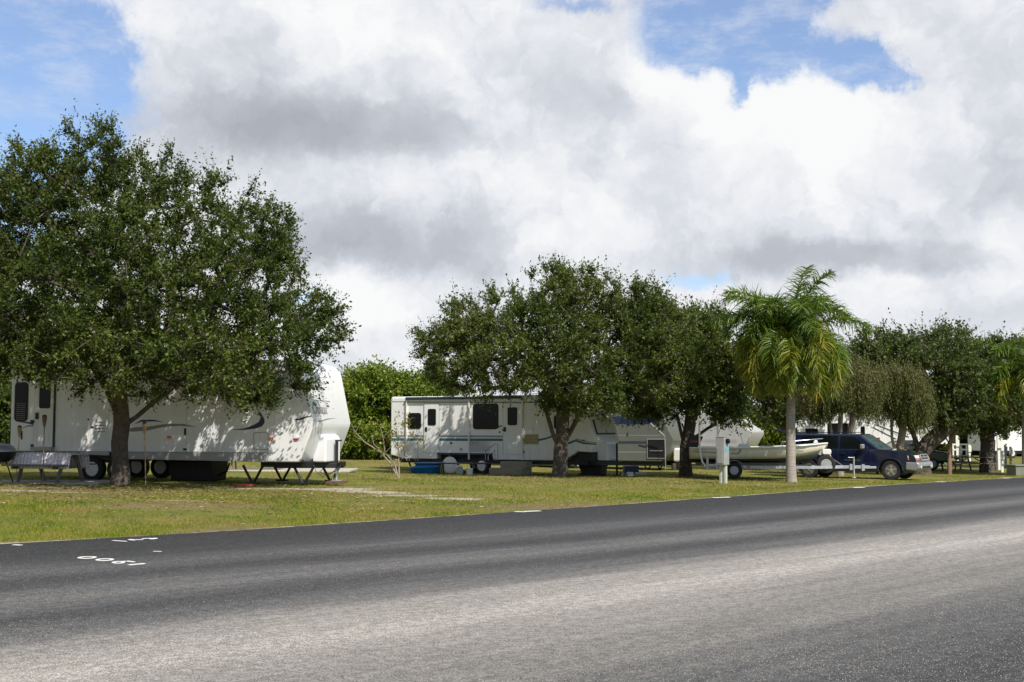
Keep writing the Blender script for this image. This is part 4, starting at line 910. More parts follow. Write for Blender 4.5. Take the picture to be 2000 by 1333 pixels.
# garden rake head / wire rack
q = at(386, 925, 34.4); q.z = float(gz(q.x, q.y)); b_ = MB()
for k_ in range(7): b_.tube([(k_ * .05 - .15, 0, .02), (k_ * .05 - .12, 0, .22)], .006, 5)
b_.tube([(-.17, 0, .22), (.22, 0, .24)], .009, 5); b_.tube([(-.17, 0, .04), (.18, 0, .04)], .007, 5); thing_mesh('wire_rack', b_, 'wood', q, -.2, 'little wire rack standing in the grass under the leftmost trailer', 'rack')
q = at(475, 949, 32.0); q.z = float(gz(q.x, q.y)) + .0; b_ = MB(); b_.rrect(-.26, .26, 0, .055, .02, -.10, .10); thing_mesh('red_ramp_block', b_, 'red', q, 0, 'flat red levelling block lying in the grass before the leftmost trailer', 'block', bevel=.01)

def picnic_table(label, loc, yaw, L_, mt='wood', group='picnic tables', A_frame=True, mt2=None):
    t_ = empty('picnic_table', loc, yaw, label, 'picnic table', group); h = .74
    b_ = MB()
    for k_ in range(5): b_.box(-L_ / 2, L_ / 2, -.37 + k_ * .15, -.37 + k_ * .15 + .138, h - .04, h)
    b_.build('tabletop', M[mt2 or mt], t_, bevel=.004)
    for s_ in (-1, 1):
        b_ = MB()
        for k_ in range(2): b_.box(-L_ / 2, L_ / 2, s_ * .62 - .14 + k_ * .145, s_ * .62 - .14 + k_ * .145 + .135, .42, .46)
        b_.build('bench', M[mt], t_, bevel=.004)
    for ux in (-L_ / 2 + .3, L_ / 2 - .3):
        b_ = MB(); b_.box(ux - .02, ux + .02, -.74, .74, .34, .42); b_.box(ux - .02, ux + .02, -.36, .36, h - .13, h - .04); b_.build('crossbar', M[mt], t_)
        for s_ in (-1, 1):
            b_ = MB(); b_.hexa([(ux + .022, s_ * .62, 0), (ux + .062, s_ * .62, 0), (ux + .062, s_ * .50, 0), (ux + .022, s_ * .50, 0)], [(ux + .022, s_ * .30, h - .045), (ux + .062, s_ * .30, h - .045), (ux + .062, s_ * .18, h - .045), (ux + .022, s_ * .18, h - .045)]); b_.build('leg', M[mt], t_)
    for s_ in (-1, 1):
        b_ = MB(); b_.tube([(s_ * (L_ / 2 - .28), 0, .40), (s_ * (L_ / 2 - .75), 0, h - .06)], .03, 6); b_.build('brace', M[mt], t_)
    return t_
# near table, cloth, slab
Yt = 32.0; q = gx(96, Yt); q.x = at(96, 920, Yt).x
slab = MB(); slab.box(-2.2, 1.55, -.75, 1.1, -.05, .035); thing_mesh('patio_slab', slab, 'conc', (q.x, q.y, q.z), 0, 'concrete patio slab under the picnic table with the tablecloth', 'slab', bevel=.02)
tq = Vector((q.x, q.y, q.z + .035)); pt = picnic_table('grey wooden picnic table under a printed cloth beside the leftmost trailer', tq, R(-14), 1.75)
rows = []
for i in range(30):
    f = i / 29; row = []
    for j in range(26):
        g_ = j / 25; s_ = (g_ - .5) * 1.62; x_ = -.80 + f * 1.72
        if abs(s_) <= .385: y_, z_ = s_, .006
        else:
            e2 = abs(s_) - .385; y_ = math.copysign(.385 + .012 + .012 * math.sin(x_ * 11) * e2 * 2 + e2 * .22, s_); z_ = -e2 * .92
        if x_ > .875: z_ -= (x_ - .875) * 1.0 * 1; x_ = .885 + (x_ - .875) * .1
        row.append((x_, y_, .742 + z_ + .003 * math.sin(x_ * 30) * math.sin(y_ * 22)))
    rows.append(row)
b_ = MB(); b_.grid(rows); thing_mesh('tablecloth', b_, 'cloth', tq, R(-14), 'white cloth with dark red print draped over the near picnic table', 'tablecloth', smooth=True, solid=.004)
# kettle grill at the left edge
q = gx(2, 31.6); g_ = empty('kettle_grill', q, 0, 'barbecue with silver lid and dark bowl cut by the left edge', 'grill')
b_ = MB(); b_.lathe([(.36, .80), (.36, .83), (.30, .93), (.18, .99), (.02, 1.01)], 24); b_.build('lid', M['silver'], g_, smooth=True)
b_ = MB(); b_.lathe([(.06, .52), (.2, .55), (.31, .65), (.36, .80)], 24); b_.build('bowl', M['black'], g_, smooth=True)
for a_ in (20, 140, 260):
    b_ = MB(); b_.tube([(.12 * math.cos(R(a_)), .12 * math.sin(R(a_)), .55), (.30 * math.cos(R(a_)), .30 * math.sin(R(a_)), 0)], .018, 8); b_.build('leg', M['black'], g_)
b_ = MB(); b_.tube([(-.06, 0, 1.0), (-.05, 0, 1.05), (.05, 0, 1.05), (.06, 0, 1.0)], .012, 6); b_.build('handle', M['brownwood'], g_)
# garden torches
def torch(px, Y, ytop, label, mt, lean=0):
    q = gx(px, Y, 930); top = at(px, ytop, Y).z - q.z; t_ = empty('garden_torch', q, 0, label, 'torch', 'bamboo garden torches')
    b_ = MB(); b_.tube([(0, 0, -.05), (lean * .5, 0, top * .5), (lean, 0, top - .26)], .013, 8)
    for k_ in range(4): b_.lathe([(.018, 0), (.018, .015)], 8, Matrix.Translation((lean * .2 * k_, 0, .2 + k_ * .32)))
    b_.build('pole', M[mt], t_)
    b_ = MB(); b_.lathe([(.02, -.02), (.035, .04), (.06, .2), (.065, .24)], 12, Matrix.Translation((lean, 0, top - .28))); b_.build('basket', M['brownwood' if mt != 'bamboo' else 'bamboo'], t_, smooth=True)
    b_ = MB(); b_.lathe([(.05, 0), (.055, .04), (.02, .055)], 12, Matrix.Translation((lean, 0, top - .045))); b_.build('oil_cup', M['black'], t_, smooth=True)
torch(32, 33.2, 832, 'pale bamboo garden torch behind the left end of the near picnic table', 'bamboo', .05)
torch(84, 30.6, 811, 'garden torch with dark basket standing in front of the near picnic table', 'wood', .0)
torch(285, 31.2, 825, 'garden torch standing right of the big oak trunk', 'bamboo', -.06)
# white post beyond
q = gx(273, 44); e_ = empty('hookup_post', q, 0, 'short white hookup post seen under the leftmost trailer just right of the big oak trunk', 'post')
b_ = MB(); b_.box(-.09, .09, -.06, .06, 0, .62); b_.build('post', M['boatwhite'], e_, bevel=.01)
b_ = MB(); b_.box(-.11, .11, -.1, -.06, .30, .58); b_.build('box', M['boatwhite'], e_, bevel=.01)
# picnic table and slab behind T1
q = gx(500, 45.5); picnic_table('old picnic table with reddish end seen beneath the nose of the leftmost trailer', Vector((q.x, q.y, q.z + .03)), R(4), 2.3, mt2='wood')
b_ = MB(); b_.box(-1.6, 3.6, -1.1, 1.3, -.05, .03); thing_mesh('patio_slab', b_, 'conc', q, 0, 'pale concrete slab in the grass behind the nose of the leftmost trailer', 'slab', bevel=.02)

# --- T2: trailer with teal stripes
fr = T2F; L = T2L
T2 = empty('travel_trailer', fr.o, -fr.yaw, 'white travel trailer with teal and grey stripes and a dark rolled awning', 'trailer', 'white campers parked on the lots')
zb = fr.side(1000, 899)[1]; zt = fr.side(800, 775)[1]; zr = zb + .15
ua, ub = fr.side(855, 893)[0], fr.side(961, 893)[0]; zw = fr.side(900, 887.5)[1]
uf = fr.side(1100, 890)[0]
prof = [(0, zr), (0, zt - .06), (.06, zt), (L - .5, zt), (L - .30, zt - .12), (L + .0, zt - .95), (L + .22, 1.42), (L + .24, 1.30), (L + .02, zb + .32), (L - .5, zb + .36), (uf + .5, zb + .30), (uf, zb), (ub + .05, zb), (ub, zw - .05), (ub - .15, zw), (ua + .0, zw), (ua - .05, zb), (.62, zb)]
body(T2, L, W, prof, 'white', .05)
b_ = MB(); b_.box(.3, L - .1, .1, .22, zb - .16, zb - .002); b_.box(.3, L - .1, W - .22, W - .1, zb - .16, zb - .002)
for k_ in range(7): b_.box(.6 + k_ * 1.2, .68 + k_ * 1.2, .1, W - .1, zb - .13, zb - .004)
b_.box(ua, ub, .3, W - .3, zb - .12, zw - .01); b_.box(uf + .3, L + .0, .25, W - .25, zb - .16, zb + .29)
b_.prism([(L - .6, .3), (L - .6, .45), (L + .85, ym + .07), (L + .85, ym - .07)], zb - .14, zb - .02, axis='z'); b_.prism([(L - .6, W - .3), (L - .6, W - .45), (L + .85, ym - .07), (L + .85, ym + .07)], zb - .135, zb - .025, axis='z')
b_.build('chassis', M['black'], T2)
b_ = MB(); b_.box(ua - .03, ub + .03, -.02, .03, zw - .03, zw + .05); b_.build('fender_trim', M['navy'], T2, bevel=.01)
for uu, cv in ((ua + .55, True), (ub - .48, False)):
    wheel(T2, uu, .14, .33, .22, .20, 'rim', cover=False if not cv else True); wheel(T2, uu, W - .14, .33, .22, .20, 'rim')
b_ = MB(); b_.tube([(L + .62, ym, .02), (L + .62, ym, zb + .65)], .04, 10); b_.box(L + .5, L + .74, ym - .12, ym + .12, 0, .03); b_.build('tongue_jack', M['black'], T2)
b_ = MB(); b_.prism([(L + .0, zb + .0), (L + .0, zb + .62), (L + .05, zb + .70), (L + .38, zb + .70), (L + .45, zb + .60), (L + .45, zb + .0)], ym - .5, ym + .42); b_.build('gas_bottle_cover', M['white'], T2, bevel=.05, seg=3)
window(T2, fr, 797, 807, 822.5, 838, r=.10)
door(T2, fr, 829, 789.5, 857, 885, (836, 799, 851.5, 831), (833, 839), label='entrance door with small window')
window(T2, fr, 924, 789, 973.5, 839, r=.12)
door(T2, fr, 983.5, 789.5, 1019, 888, (991.5, 796, 1010, 831), (986.5, 839), label='entrance door beside the large window')
window(T2, fr, 1082, 812, 1106, 838, r=.08)
for (x0, y0, x1, y1, mt_) in ((765, 850.3, 1022, 854.0, 'mauve'), (765, 856.2, 1022, 861.2, 'teal')):
    poly(T2, fr, 'stripe', mt_, [(x0, y0), (x1, y0 + .9), (x1, y1 + .9), (x0, y1)], .003)
poly(T2, fr, 'stripe', 'teal', [(1022, 857), (1052, 858), (1066, 855), (1078, 851), (1078, 855), (1066, 859), (1052, 862), (1022, 862)], .004)
poly(T2, fr, 'stripe', 'teal', [(1085, 863), (1110, 864), (1118, 861), (1124, 859), (1140, 864), (1165, 867.5), (1165, 869.5), (1140, 868), (1124, 863), (1112, 868), (1085, 867)], .004)
poly(T2, fr, 'stripe', 'mauve', [(1124, 856), (1140, 861), (1165, 865), (1165, 866.5), (1140, 863), (1124, 858.5)], .005)
poly(T2, fr, 'thin_stripe', 'teal', [(797, 785), (1150, 785.5), (1150, 787.5), (797, 786.7)], .003)
u0 = fr.side(795, 780)[0]; u1 = fr.side(1020, 780)[0]; zA = fr.side(820, 778.5)[1]
b_ = MB(); b_.tube([(u0, -.08, zA), (u1, -.08, zA)], .055, 12); b_.build('awning_roll', M['awn'], T2, smooth=True)
for px_ in (794.8, 916.8, 1021):
    uu = fr.side(px_, 830)[0]; b_ = MB(); b_.box(uu - .03, uu + .03, -.06, .0, zb + .0, zt - .03); b_.box(uu - .012, uu + .012, -.075, -.058, zb + .1, zt - .5); b_.build('awning_arm', M['boatwhite'], T2, bevel=.006)
sidebox(T2, fr, 'side_panel', 'white', 767, 779, 792, 784, .02, .01)
sidebox(T2, fr, 'corner_moulding', 'skirt', 789.5, 784, 792, 890, .012, .005)
fg = sidebox(T2, fr, 'fridge_vent', 'tan', 1024.5, 848.5, 1051.5, 868, .03, .01, bevel=.005)
b_ = MB()
for k_ in range(3): z_ = fr.side(1030, 853 + k_ * 5.2)[1]; b_.box(fr.side(1028, 855)[0], fr.side(1049, 855)[0], -.04, -.028, z_ - .018, z_ + .018)
b_.build('louvre', M['khaki'], fg)
sidebox(T2, fr, 'marker_light', 'red', 943.5, 857.5, 948.5, 860, .02, .01); sidebox(T2, fr, 'marker_light', 'red', 1136.5, 859, 1142.5, 862, .02, .01)
sidebox(T2, fr, 'outlet', 'black', 880, 864, 883, 868, .02, .01); sidebox(T2, fr, 'socket_cover', 'skirt', 898, 875, 903, 880, .03, .01)
for a_ in ((973.5, 832), (978, 831), (981, 839), (975, 843)): sidebox(T2, fr, 'catch', 'black', a_[0], a_[1], a_[0] + 2.2, a_[1] + 3, .02, .005)
sidebox(T2, fr, 'catch', 'black', 1021, 881, 1024.5, 885.5, .02, .005)
sidebox(T2, fr, 'luggage_hatch', 'white', 1060, 872, 1078, 886, .012, .03, bevel=.004); sidebox(T2, fr, 'luggage_hatch', 'white', 916, 862, 958, 884, .0, .03)
# bunk window shade on the slanted front
A = Vector((L + .22, 0, 1.42)); B = Vector((L + .0, 0, zt - .95)); e = (B - A).normalized(); nn = Vector((e.z, 0, -e.x)); ln = (B - A).length
b_ = MB(); q4 = [(.28, .15), (2.1, .15), (2.1, ln - .02), (.28, ln - .02)]; b_.hexa([A + e * s_ + Vector((0, v_, 0)) for v_, s_ in q4], [A + e * s_ + Vector((0, v_, 0)) + nn * .05 for v_, s_ in q4]); sh = b_.build('front_window_shade', M['black'], T2, bevel=.01)
q4 = [(.32, .20), (2.06, .20), (2.06, ln - .04), (.32, ln - .04)]; b_ = MB(); b_.hexa([A + e * s_ + Vector((0, v_, 0)) + nn * .05 for v_, s_ in q4], [A + e * s_ + Vector((0, v_, 0)) + nn * .06 for v_, s_ in q4]); b_.build('shade_panel', M['cream'], sh)
for px_ in (878, 1068): uu = fr.side(px_, 830)[0]; b_ = MB(); b_.box(uu - .004, uu + .004, -.005, .002, zb + .02, zt - .12); b_.build('panel_seam', M['trim'], T2)
b_ = MB(); b_.box(fr.side(858, 870)[0], fr.side(915, 870)[0], -.006, .002, fr.side(880, 886)[1], fr.side(880, 885.2)[1]); b_.build('lower_seam', M['trim'], T2)
# handrail folded by the first door and another by the second
def rail(px0, px1, y0, y1):
    u0, z1 = fr.side(px0, y0); u1, z0 = fr.side(px1, y1); b_ = MB()
    b_.tube([(u0, -.25, z0), (u0, -.25, z0 + (z1 - z0) * .55), (u1 - .1, -.25, z1), (u1, -.25, z1), (u1, -.25, z0)], .016, 8); b_.tube([(u0 + .12, -.25, z0), (u0 + .12, -.25, z0 + (z1 - z0) * .3), (u1 - .12, -.25, z0 + (z1 - z0) * .62), (u1 - .12, -.25, z0)], .013, 8); return b_
rail(801, 822, 861, 900).build('handrail', M['grey'], T2, smooth=True); rail(954, 978, 866, 900).build('handrail', M['grey'], T2, smooth=True)
for uu in (.9, L - 1.2):
    for v_ in (.3, W - .3): vleg(T2, uu, v_, 0, zb - .1, .22)
for (u_, v_, w_) in ((3.0, .9, .8),): b_ = MB(); b_.box(u_, u_ + w_, v_, v_ + .5, zt, zt + .28); b_.build('air_conditioner', M['boatwhite'], T2, bevel=.07)
b_ = MB(); b_.box(6.6, 7.1, .9, 1.3, zt, zt + .16); b_.build('roof_vent', M['boatwhite'], T2, bevel=.03)
# steps
us_, _ = fr.side(957, 900, -.9); ue_, _ = fr.side(1020, 900, -.9)
so = fr.world(us_, -1.0); so.z = float(gz(so.x, so.y)); st_ = empty('entry_steps', so, -fr.yaw, 'khaki box steps below the second door of the teal striped trailer', 'steps')
wd_ = ue_ - us_
b_ = MB(); b_.box(0, wd_, 0, .38, 0, .26); b_.box(.02, wd_ - .02, .38, .98, 0, .24); b_.build('lower_step', M['khaki'], st_, bevel=.02)
b_ = MB(); b_.box(.28, wd_, .40, .98, .245, .50); b_.build('upper_step', M['khaki'], st_, bevel=.02)
# blue paddling pool / tubs
q = gx(828, 46.6, 925); e_ = empty('blue_tub', q, 0, 'blue plastic tub with pale rim by the rear of the teal striped trailer', 'tub')
b_ = MB(); b_.lathe([(.36, .0), (.42, .04), (.47, .22), (.50, .24), (.48, .27), (.42, .20), (.36, .06), (.01, .05)], 28, Matrix.Diagonal((1.15, .8, 1, 1))); b_.build('basin', M['bluepl'], e_, smooth=True)
e_ = empty('blue_toolbox', gx(838, 47.2, 925) + Vector((.12, .1, 0)), R(-10), 'blue plastic chest stacked behind the blue tub', 'chest')
b_ = MB(); b_.box(-.62, .42, -.25, .25, 0, .34); b_.build('chest', M['bluepl'], e_, bevel=.04); b_ = MB(); b_.box(-.66, .46, -.28, .28, .342, .42); b_.build('lid', M['bluepl'], e_, bevel=.03)
b_ = MB(); b_.rrect(-.045, .045, 0, .34, .02, -.01, .03); thing_mesh('yellow_board', b_, 'yellow', gx(862, 46.9, 920) + Vector((0, 0, .03)), 0, 'narrow yellow board upright beside the blue chest', 'board')
# folding table under which things stand
q = gx(906, 46.4, 925); e_ = empty('folding_table', q, R(-5), 'dark low folding table in front of the wheels of the teal striped trailer', 'table')
b_ = MB(); b_.box(-1.0, 1.0, -.3, .3, .40, .44); b_.build('tabletop', M['black'], e_, bevel=.01)
for sx_ in (-.85, .85):
    for sy_ in (-.25, .25): b_ = MB(); b_.tube([(sx_, sy_, .4), (sx_ * .93, sy_ * .9, 0)], .014, 6); b_.build('leg', M['black'], e_)
q = gx(917, 46.0, 925); e_ = empty('white_bucket', q, 0, 'white bucket standing under the dark folding table', 'bucket'); b_ = MB(); b_.lathe([(.11, 0), (.13, .24), (.135, .25), (.12, .25), (.10, .02), (.01, .02)], 18); b_.build('pail', M['boatwhite'], e_, smooth=True)
b_ = MB(); b_.tube([(-.13, 0, .25), (-.11, -.02, .34), (0, -.03, .38), (.11, -.02, .34), (.13, 0, .25)], .005, 5); b_.build('handle', M['trim'], e_)
b_ = MB(); b_.lathe([(.12, 0), (.14, .08), (.14, .22), (.11, .30), (.05, .34), (.01, .34)], 16); o = thing_mesh('gas_bottle', b_, 'boatwhite', gx(897, 46.9, 925), 0, 'white round gas bottle behind the dark folding table', 'bottle', smooth=True)
for (px_, Y_, w_, h_, mt_, lb) in ((1230, 47.0, .22, .16, 'boatwhite', 'white carton in the grass below the nose of the teal striped trailer'), (1252, 49, .42, .10, 'trim', 'low grey tray in the shade between the two right hand trailers'), (1215, 47.4, .12, .14, 'tan', 'small pale tin beside the white carton')):
    b_ = MB(); b_.rrect(-w_ / 2, w_ / 2, 0, h_, .015, -.09, .09); thing_mesh('carton' if w_ < .4 else 'tray', b_, mt_, gx(px_, Y_), .2, lb, 'box' if w_ < .4 else 'tray', bevel=.008)
b_ = MB(); b_.rrect(-.3, .3, 0, .32, .03, -.2, .2); thing_mesh('blue_crate', b_, 'navy', gx(1232, 50.5), .1, 'dark blue crate under the front of the trailer with the open hatch', 'crate', bevel=.02)

p0 = fr.world(fr.side(1122, 925)[0], .5); p0.z = float(gz(p0.x, p0.y)); e_ = empty('dark_filler_box', p0, -fr.yaw, 'black lidded box added for the dark wheels under the nose end of the teal striped trailer', 'bin')  # added stand-in for the dark cluster of wheels under the nose
b_ = MB(); b_.hexa([(.04, .04, 0), (.86, .04, 0), (.86, .56, 0), (.04, .56, 0)], [(0, 0, .36), (.9, 0, .36), (.9, .6, .36), (0, .6, .36)]); b_.build('tub', M['black'], e_, bevel=.03)
b_ = MB(); b_.box(-.02, .92, -.02, .62, .36, .41); b_.build('lid', M['black'], e_, bevel=.012)

# --- simple far campers
def camper(label, px, Y, yaw, L_, H, mt, zb, nose=(.24, 1.5), top=.95, stripes=(), wins=(), group='white campers parked on the lots', doorat=None, hatch=None, wheels_=None, name='travel_trailer', gn=None):
    """px, Y say where the near front corner stands"""
    c = gx(px, Y); yw = R(yaw); d = Vector((math.cos(yw), -math.sin(yw), 0)); o = c - d * L_; fr_ = Frame(o.x, o.y, yaw, z=c.z)
    T_ = empty(name, fr_.o, -yw, label, 'trailer', group); W_ = 2.44
    if gn:                                                       # fifth wheel: raised front overhang
        prof = [(0, zb), (0, H - .05), (.06, H), (L_ - .5, H), (L_ - .1, H - .3), (L_ + .1, H - .9), (L_ + .02, gn), (L_ - 2.0, gn), (L_ - 2.5, zb)]
    else: prof = [(0, zb), (0, H - .06), (.06, H), (L_ - .5, H), (L_ - .28, H - .14), (L_, H - top), (L_ + nose[0], nose[1] + .06), (L_ + nose[0], nose[1] - .06), (L_ - .02, zb + .25), (L_ - .25, zb)]
    body(T_, L_, W_, prof, mt, .07)
    b_ = MB(); b_.box(.3, L_ - (2.2 if gn else .1), .10, .22, zb - .20, zb + .005); b_.box(.3, L_ - (2.2 if gn else .1), W_ - .22, W_ - .10, zb - .20, zb + .005); b_.build('chassis', M['black'], T_)
    for uu in (wheels_ or (L_ * .42, L_ * .42 + .8)): wheel(T_, uu, .14, .33, .22, .2); wheel(T_, uu, W_ - .14, .33, .22, .2)
    for (a, b, c_, e, m_) in stripes: bb = MB(); bb.box(a, b, -.004, .004, c_, e); bb.build('stripe', M[m_], T_)
    for (a, b, c_, e) in wins:
        bb = MB(); bb.rrect(a, b, c_, e, .08, -.016, .004); f_ = bb.build('window', M['black'], T_); bb = MB(); bb.rrect(a + .03, b - .03, c_ + .03, e - .03, .06, -.022, -.014); bb.build('pane', M['glass'], f_)
    if doorat: bb = MB(); bb.rrect(doorat, doorat + .75, zb + .12, zb + 1.95, .06, -.02, .004); bb.build('door', M[mt], T_, bevel=.006)
    for v_ in (.3, W_ - .3):
        for u_ in (.8, L_ - 1.0 - (1.6 if gn else 0)): vleg(T_, u_, v_, 0, zb - .1, .2)
    return T_, fr_
T3, f3 = camper('shade darkened white travel trailer with blue upper band and open dark hatch between the oaks', 1303, 54.5, 24, 8.5, 2.9, 'shadedark', .40, nose=(.3, 1.35),
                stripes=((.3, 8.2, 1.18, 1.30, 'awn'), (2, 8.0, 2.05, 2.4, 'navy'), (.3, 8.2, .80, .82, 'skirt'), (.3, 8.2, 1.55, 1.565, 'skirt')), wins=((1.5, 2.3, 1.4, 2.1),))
u0, z1 = f3.side(1265, 859); u1, z0 = f3.side(1299, 895)
b_ = MB(); b_.box(u0, u1, -.02, .01, z0, z1); hh = b_.build('hatch_opening', M['black'], T3)
b_ = MB(); 
for a in ((u0 - .03, u0, z0 - .03, z1 + .03), (u1, u1 + .03, z0 - .03, z1 + .03), (u0, u1, z1, z1 + .03), (u0, u1, z0 - .03, z0)): b_.box(a[0], a[1], -.035, .004, a[2], a[3])
b_.box(u0 + .1, u1 - .1, -.05, -.02, z0 + .3, z0 + .33); b_.build('hatch_frame', M['trim'], hh)
b_ = MB(); pA = f3.side(1277, 827); pB = f3.side(1302, 852); b_.tube([(pA[0], -.5, pA[1]), (pB[0], -.3, pB[1])], .02, 8); b_.tube([(pB[0], -.3, pB[1]), (pB[0] + .05, -.35, f3.side(1300, 918)[1])], .012, 6); b_.build('awning_arm', M['grey'], T3)
b_ = MB(); b_.prism([(8.5 + .05, .38), (8.5 + .05, 1.0), (8.5 + .6, .95), (8.5 + .6, .38)], .7, 1.7); b_.build('gas_bottle_cover', M['boatwhite'], T3, bevel=.08)
for k_, (px_, Y_, lb) in enumerate(((1316, 56, 'white block standing in the sun under the trailer with the open hatch'), (1322, 56.3, 'brown clay block next to the white block'))):
    b_ = MB(); b_.rrect(-.08, .08, 0, .3, .01, -.08, .08); thing_mesh('paving_block', b_, ('boatwhite', 'brown')[k_], gx(px_, Y_), .3, lb, 'block', bevel=.006)
camper('shaded white travel trailer whose bright rounded nose shows above the boat', 1447, 62, 27, 8.5, 2.72, 'shadegrey', .45, nose=(.55, 1.75), top=.6, stripes=((.3, 8.3, 1.25, 1.4, 'skirt'),), wins=((4.5, 5.5, 1.5, 2.2),))
T5, f5 = camper('long white far trailer with dark windows behind the roof of the dark blue vehicle', 1772, 70, 12, 6.3, 3.35, 'white', .45, nose=(.5, 1.3), top=1.3)
for (x0, y0, x1, y1) in ((1573, 837.5, 1598, 866), (1616, 827, 1657, 868), (1681, 833, 1690, 868)): window(T5, f5, x0, y0, x1, y1, r=.06)
poly(T5, f5, 'stripe', 'awn', [(1703, 836), (1706, 835), (1752, 858), (1748, 859)], .004); poly(T5, f5, 'stripe', 'skirt', [(1720, 834), (1722, 833), (1765, 856), (1762, 857)], .004)
poly(T5, f5, 'stripe', 'awn', [(1710, 831), (1713, 830), (1775, 853), (1775, 856)], .005); sidebox(T5, f5, 'marker_light', 'red', 1712, 855, 1719, 858, .02, .01)
camper('white fifth wheel camper with raised front behind the leaning oak trunk', 1853, 76, 4, 9.0, 3.3, 'white', .5, gn=1.15, wheels_=(4.5, 5.3), stripes=((6.6, 8.8, 1.75, 1.95, 'skirt'),), name='fifth_wheel')
camper('distant white camper whose roof shows above the fence at the right edge', 2006, 88, -6, 3.2, 2.9, 'white', .5, wins=((1, 1.8, 1.3, 1.9),))
# ------------------------------------------------------------------ dark blue SUV
fr = Frame(10.73, 48.37, 34, z=-.375); SL = 5.12; SW = 1.84
SUV = empty('parked_suv', fr.o, -fr.yaw, 'dark blue four door sport utility vehicle parked nose right behind the boat', 'car')
ur, uf_ = .93, 4.10; Rw = .37; Ra = .46
def arch(uc, n=10): return [(uc + Ra * math.cos(math.pi * k / n), Rw + Ra * math.sin(math.pi * k / n)) for k in range(n + 1)]
prof = [(.02, .50), (-.02, .95), (.05, 1.12), (3.72, 1.15), (4.2, 1.11), (4.72, 1.02), (4.96, .93), (5.04, .80), (5.05, .62), (4.95, .42), (uf_ + Ra + .02, .40)]
prof += arch(uf_)[0:] + [(uf_ - Ra - .02, .36), (ur + Ra + .02, .36)] + arch(ur) + [(ur - Ra - .02, .42)]
b_ = MB(); b_.prism(prof, 0, SW); b_.build('body', M['bluepaint'], SUV, bevel=.055, seg=3)
GB = dict(z0=1.09, z1=1.72, i0=.05, i1=.20)
b_ = MB(); u_b = (.02, 3.74); u_t = (.38, 2.86)
b_.hexa([(u_b[0], GB['i0'], 1.09), (u_b[1], GB['i0'], 1.09), (u_b[1], SW - GB['i0'], 1.09), (u_b[0], SW - GB['i0'], 1.09)], [(u_t[0], GB['i1'], 1.72), (u_t[1], GB['i1'], 1.72), (u_t[1], SW - GB['i1'], 1.72), (u_t[0], SW - GB['i1'], 1.72)])
b_.build('cabin', M['bluepaint'], SUV, bevel=.07, seg=3)
def sv(z): return GB['i0'] + (GB['i1'] - GB['i0']) * (z - 1.09) / .63
def swin(pts, out=.008, name='window', mt='glass', par=SUV, far=False):
    P_ = [((u, sv(z) - out, z) if not far else (u, SW - sv(z) + out, z)) for u, z in pts]; P2 = [(p[0], p[1] + (.014 if not far else -.014), p[2]) for p in P_]
    b_ = MB(); b_.hexa(P_, P2); return b_.build(name, M[mt], par)
for far in (False, True):
    for pts in ([(.52, 1.17), (1.22, 1.17), (1.22, 1.64), (.66, 1.64)], [(1.30, 1.17), (2.06, 1.17), (2.06, 1.65), (1.30, 1.65)], [(2.16, 1.17), (3.22, 1.17), (3.12, 1.27), (2.72, 1.62), (2.16, 1.65)]): swin(pts, far=far)
def cabquad(name, mt, u0b, u0t, e, out):
    """windscreen and rear glass on the sloping ends"""
    A = Vector((u0b, 0, 1.09)); B = Vector((u0t, 0, 1.72)); d = (B - A); n_ = Vector((d.z, 0, -d.x)).normalized() * out
    f0, f1 = .12, .92; q = []
    for f_, i_ in ((f0, GB['i0'] + e), (f1, GB['i1'] + e)):
        p = A + d * f_ + n_; q += [(p.x, i_, p.z), (p.x, SW - i_, p.z)]
    P_ = [Vector(q[0]), Vector(q[1]), Vector(q[3]), Vector(q[2])]; b_ = MB(); b_.hexa([p - n_ * 1.5 for p in P_], P_); return b_.build(name, M[mt], SUV)
M['wind'] = mat('windscreen_glass', (.10, .16, .17), .05, var=.3, vs=2, spec=1.0, coat=1)
ws = cabquad('windscreen', 'wind', u_b[1], u_t[1], .05, .012); cabquad('rear_glass', 'glass', u_b[0], u_t[0], .06, -.012)
b_ = MB(); b_.tube([(3.70, .5, 1.165), (3.45, .75, 1.32)], .01, 5); b_.build('wiper', M['black'], ws)
for uu in (1.28, 2.12, 3.24):
    pass
def seamline(path, name='door'): 
    b_ = MB(); b_.tube(path, .006, 4); return b_.build(name, M['black'], SUV)
for k_, (a, b) in enumerate(((2.12, 3.36), (1.26, 2.10))):
    b_ = MB(); b_.prism([(a, .44), (b - .02, .44), (b, .7), (b, 1.13), (a, 1.13)] if k_ == 0 else [(a + .22, .44), (b, .44), (b, 1.13), (a, 1.13), (a, .80)], -.006, .02); d_ = b_.build('door', M['bluepaint'], SUV, bevel=.005)
    b_ = MB(); b_.tube([(a, -.003, 1.13), (a, -.003, .8), (a + (.22 if k_ else 0), -.003, .44), (b, -.003, .44), (b, -.003, 1.13)], .007, 4, caps=False); b_.build('door_gap', M['black'], d_)
    b_ = MB(); b_.box(a + .08, a + .26, -.035, -.004, .95, .99); b_.build('handle', M['bluepaint'], d_, bevel=.01)
b_ = MB(); b_.box(ur + Ra + .05, uf_ - Ra - .05, -.02, .04, .52, .60); b_.build('side_moulding', M['bluepaint'], SUV, bevel=.015)
b_ = MB(); b_.box(ur + Ra, uf_ - Ra, -.04, .12, .30, .37); b_.build('side_step', M['black'], SUV, bevel=.015)
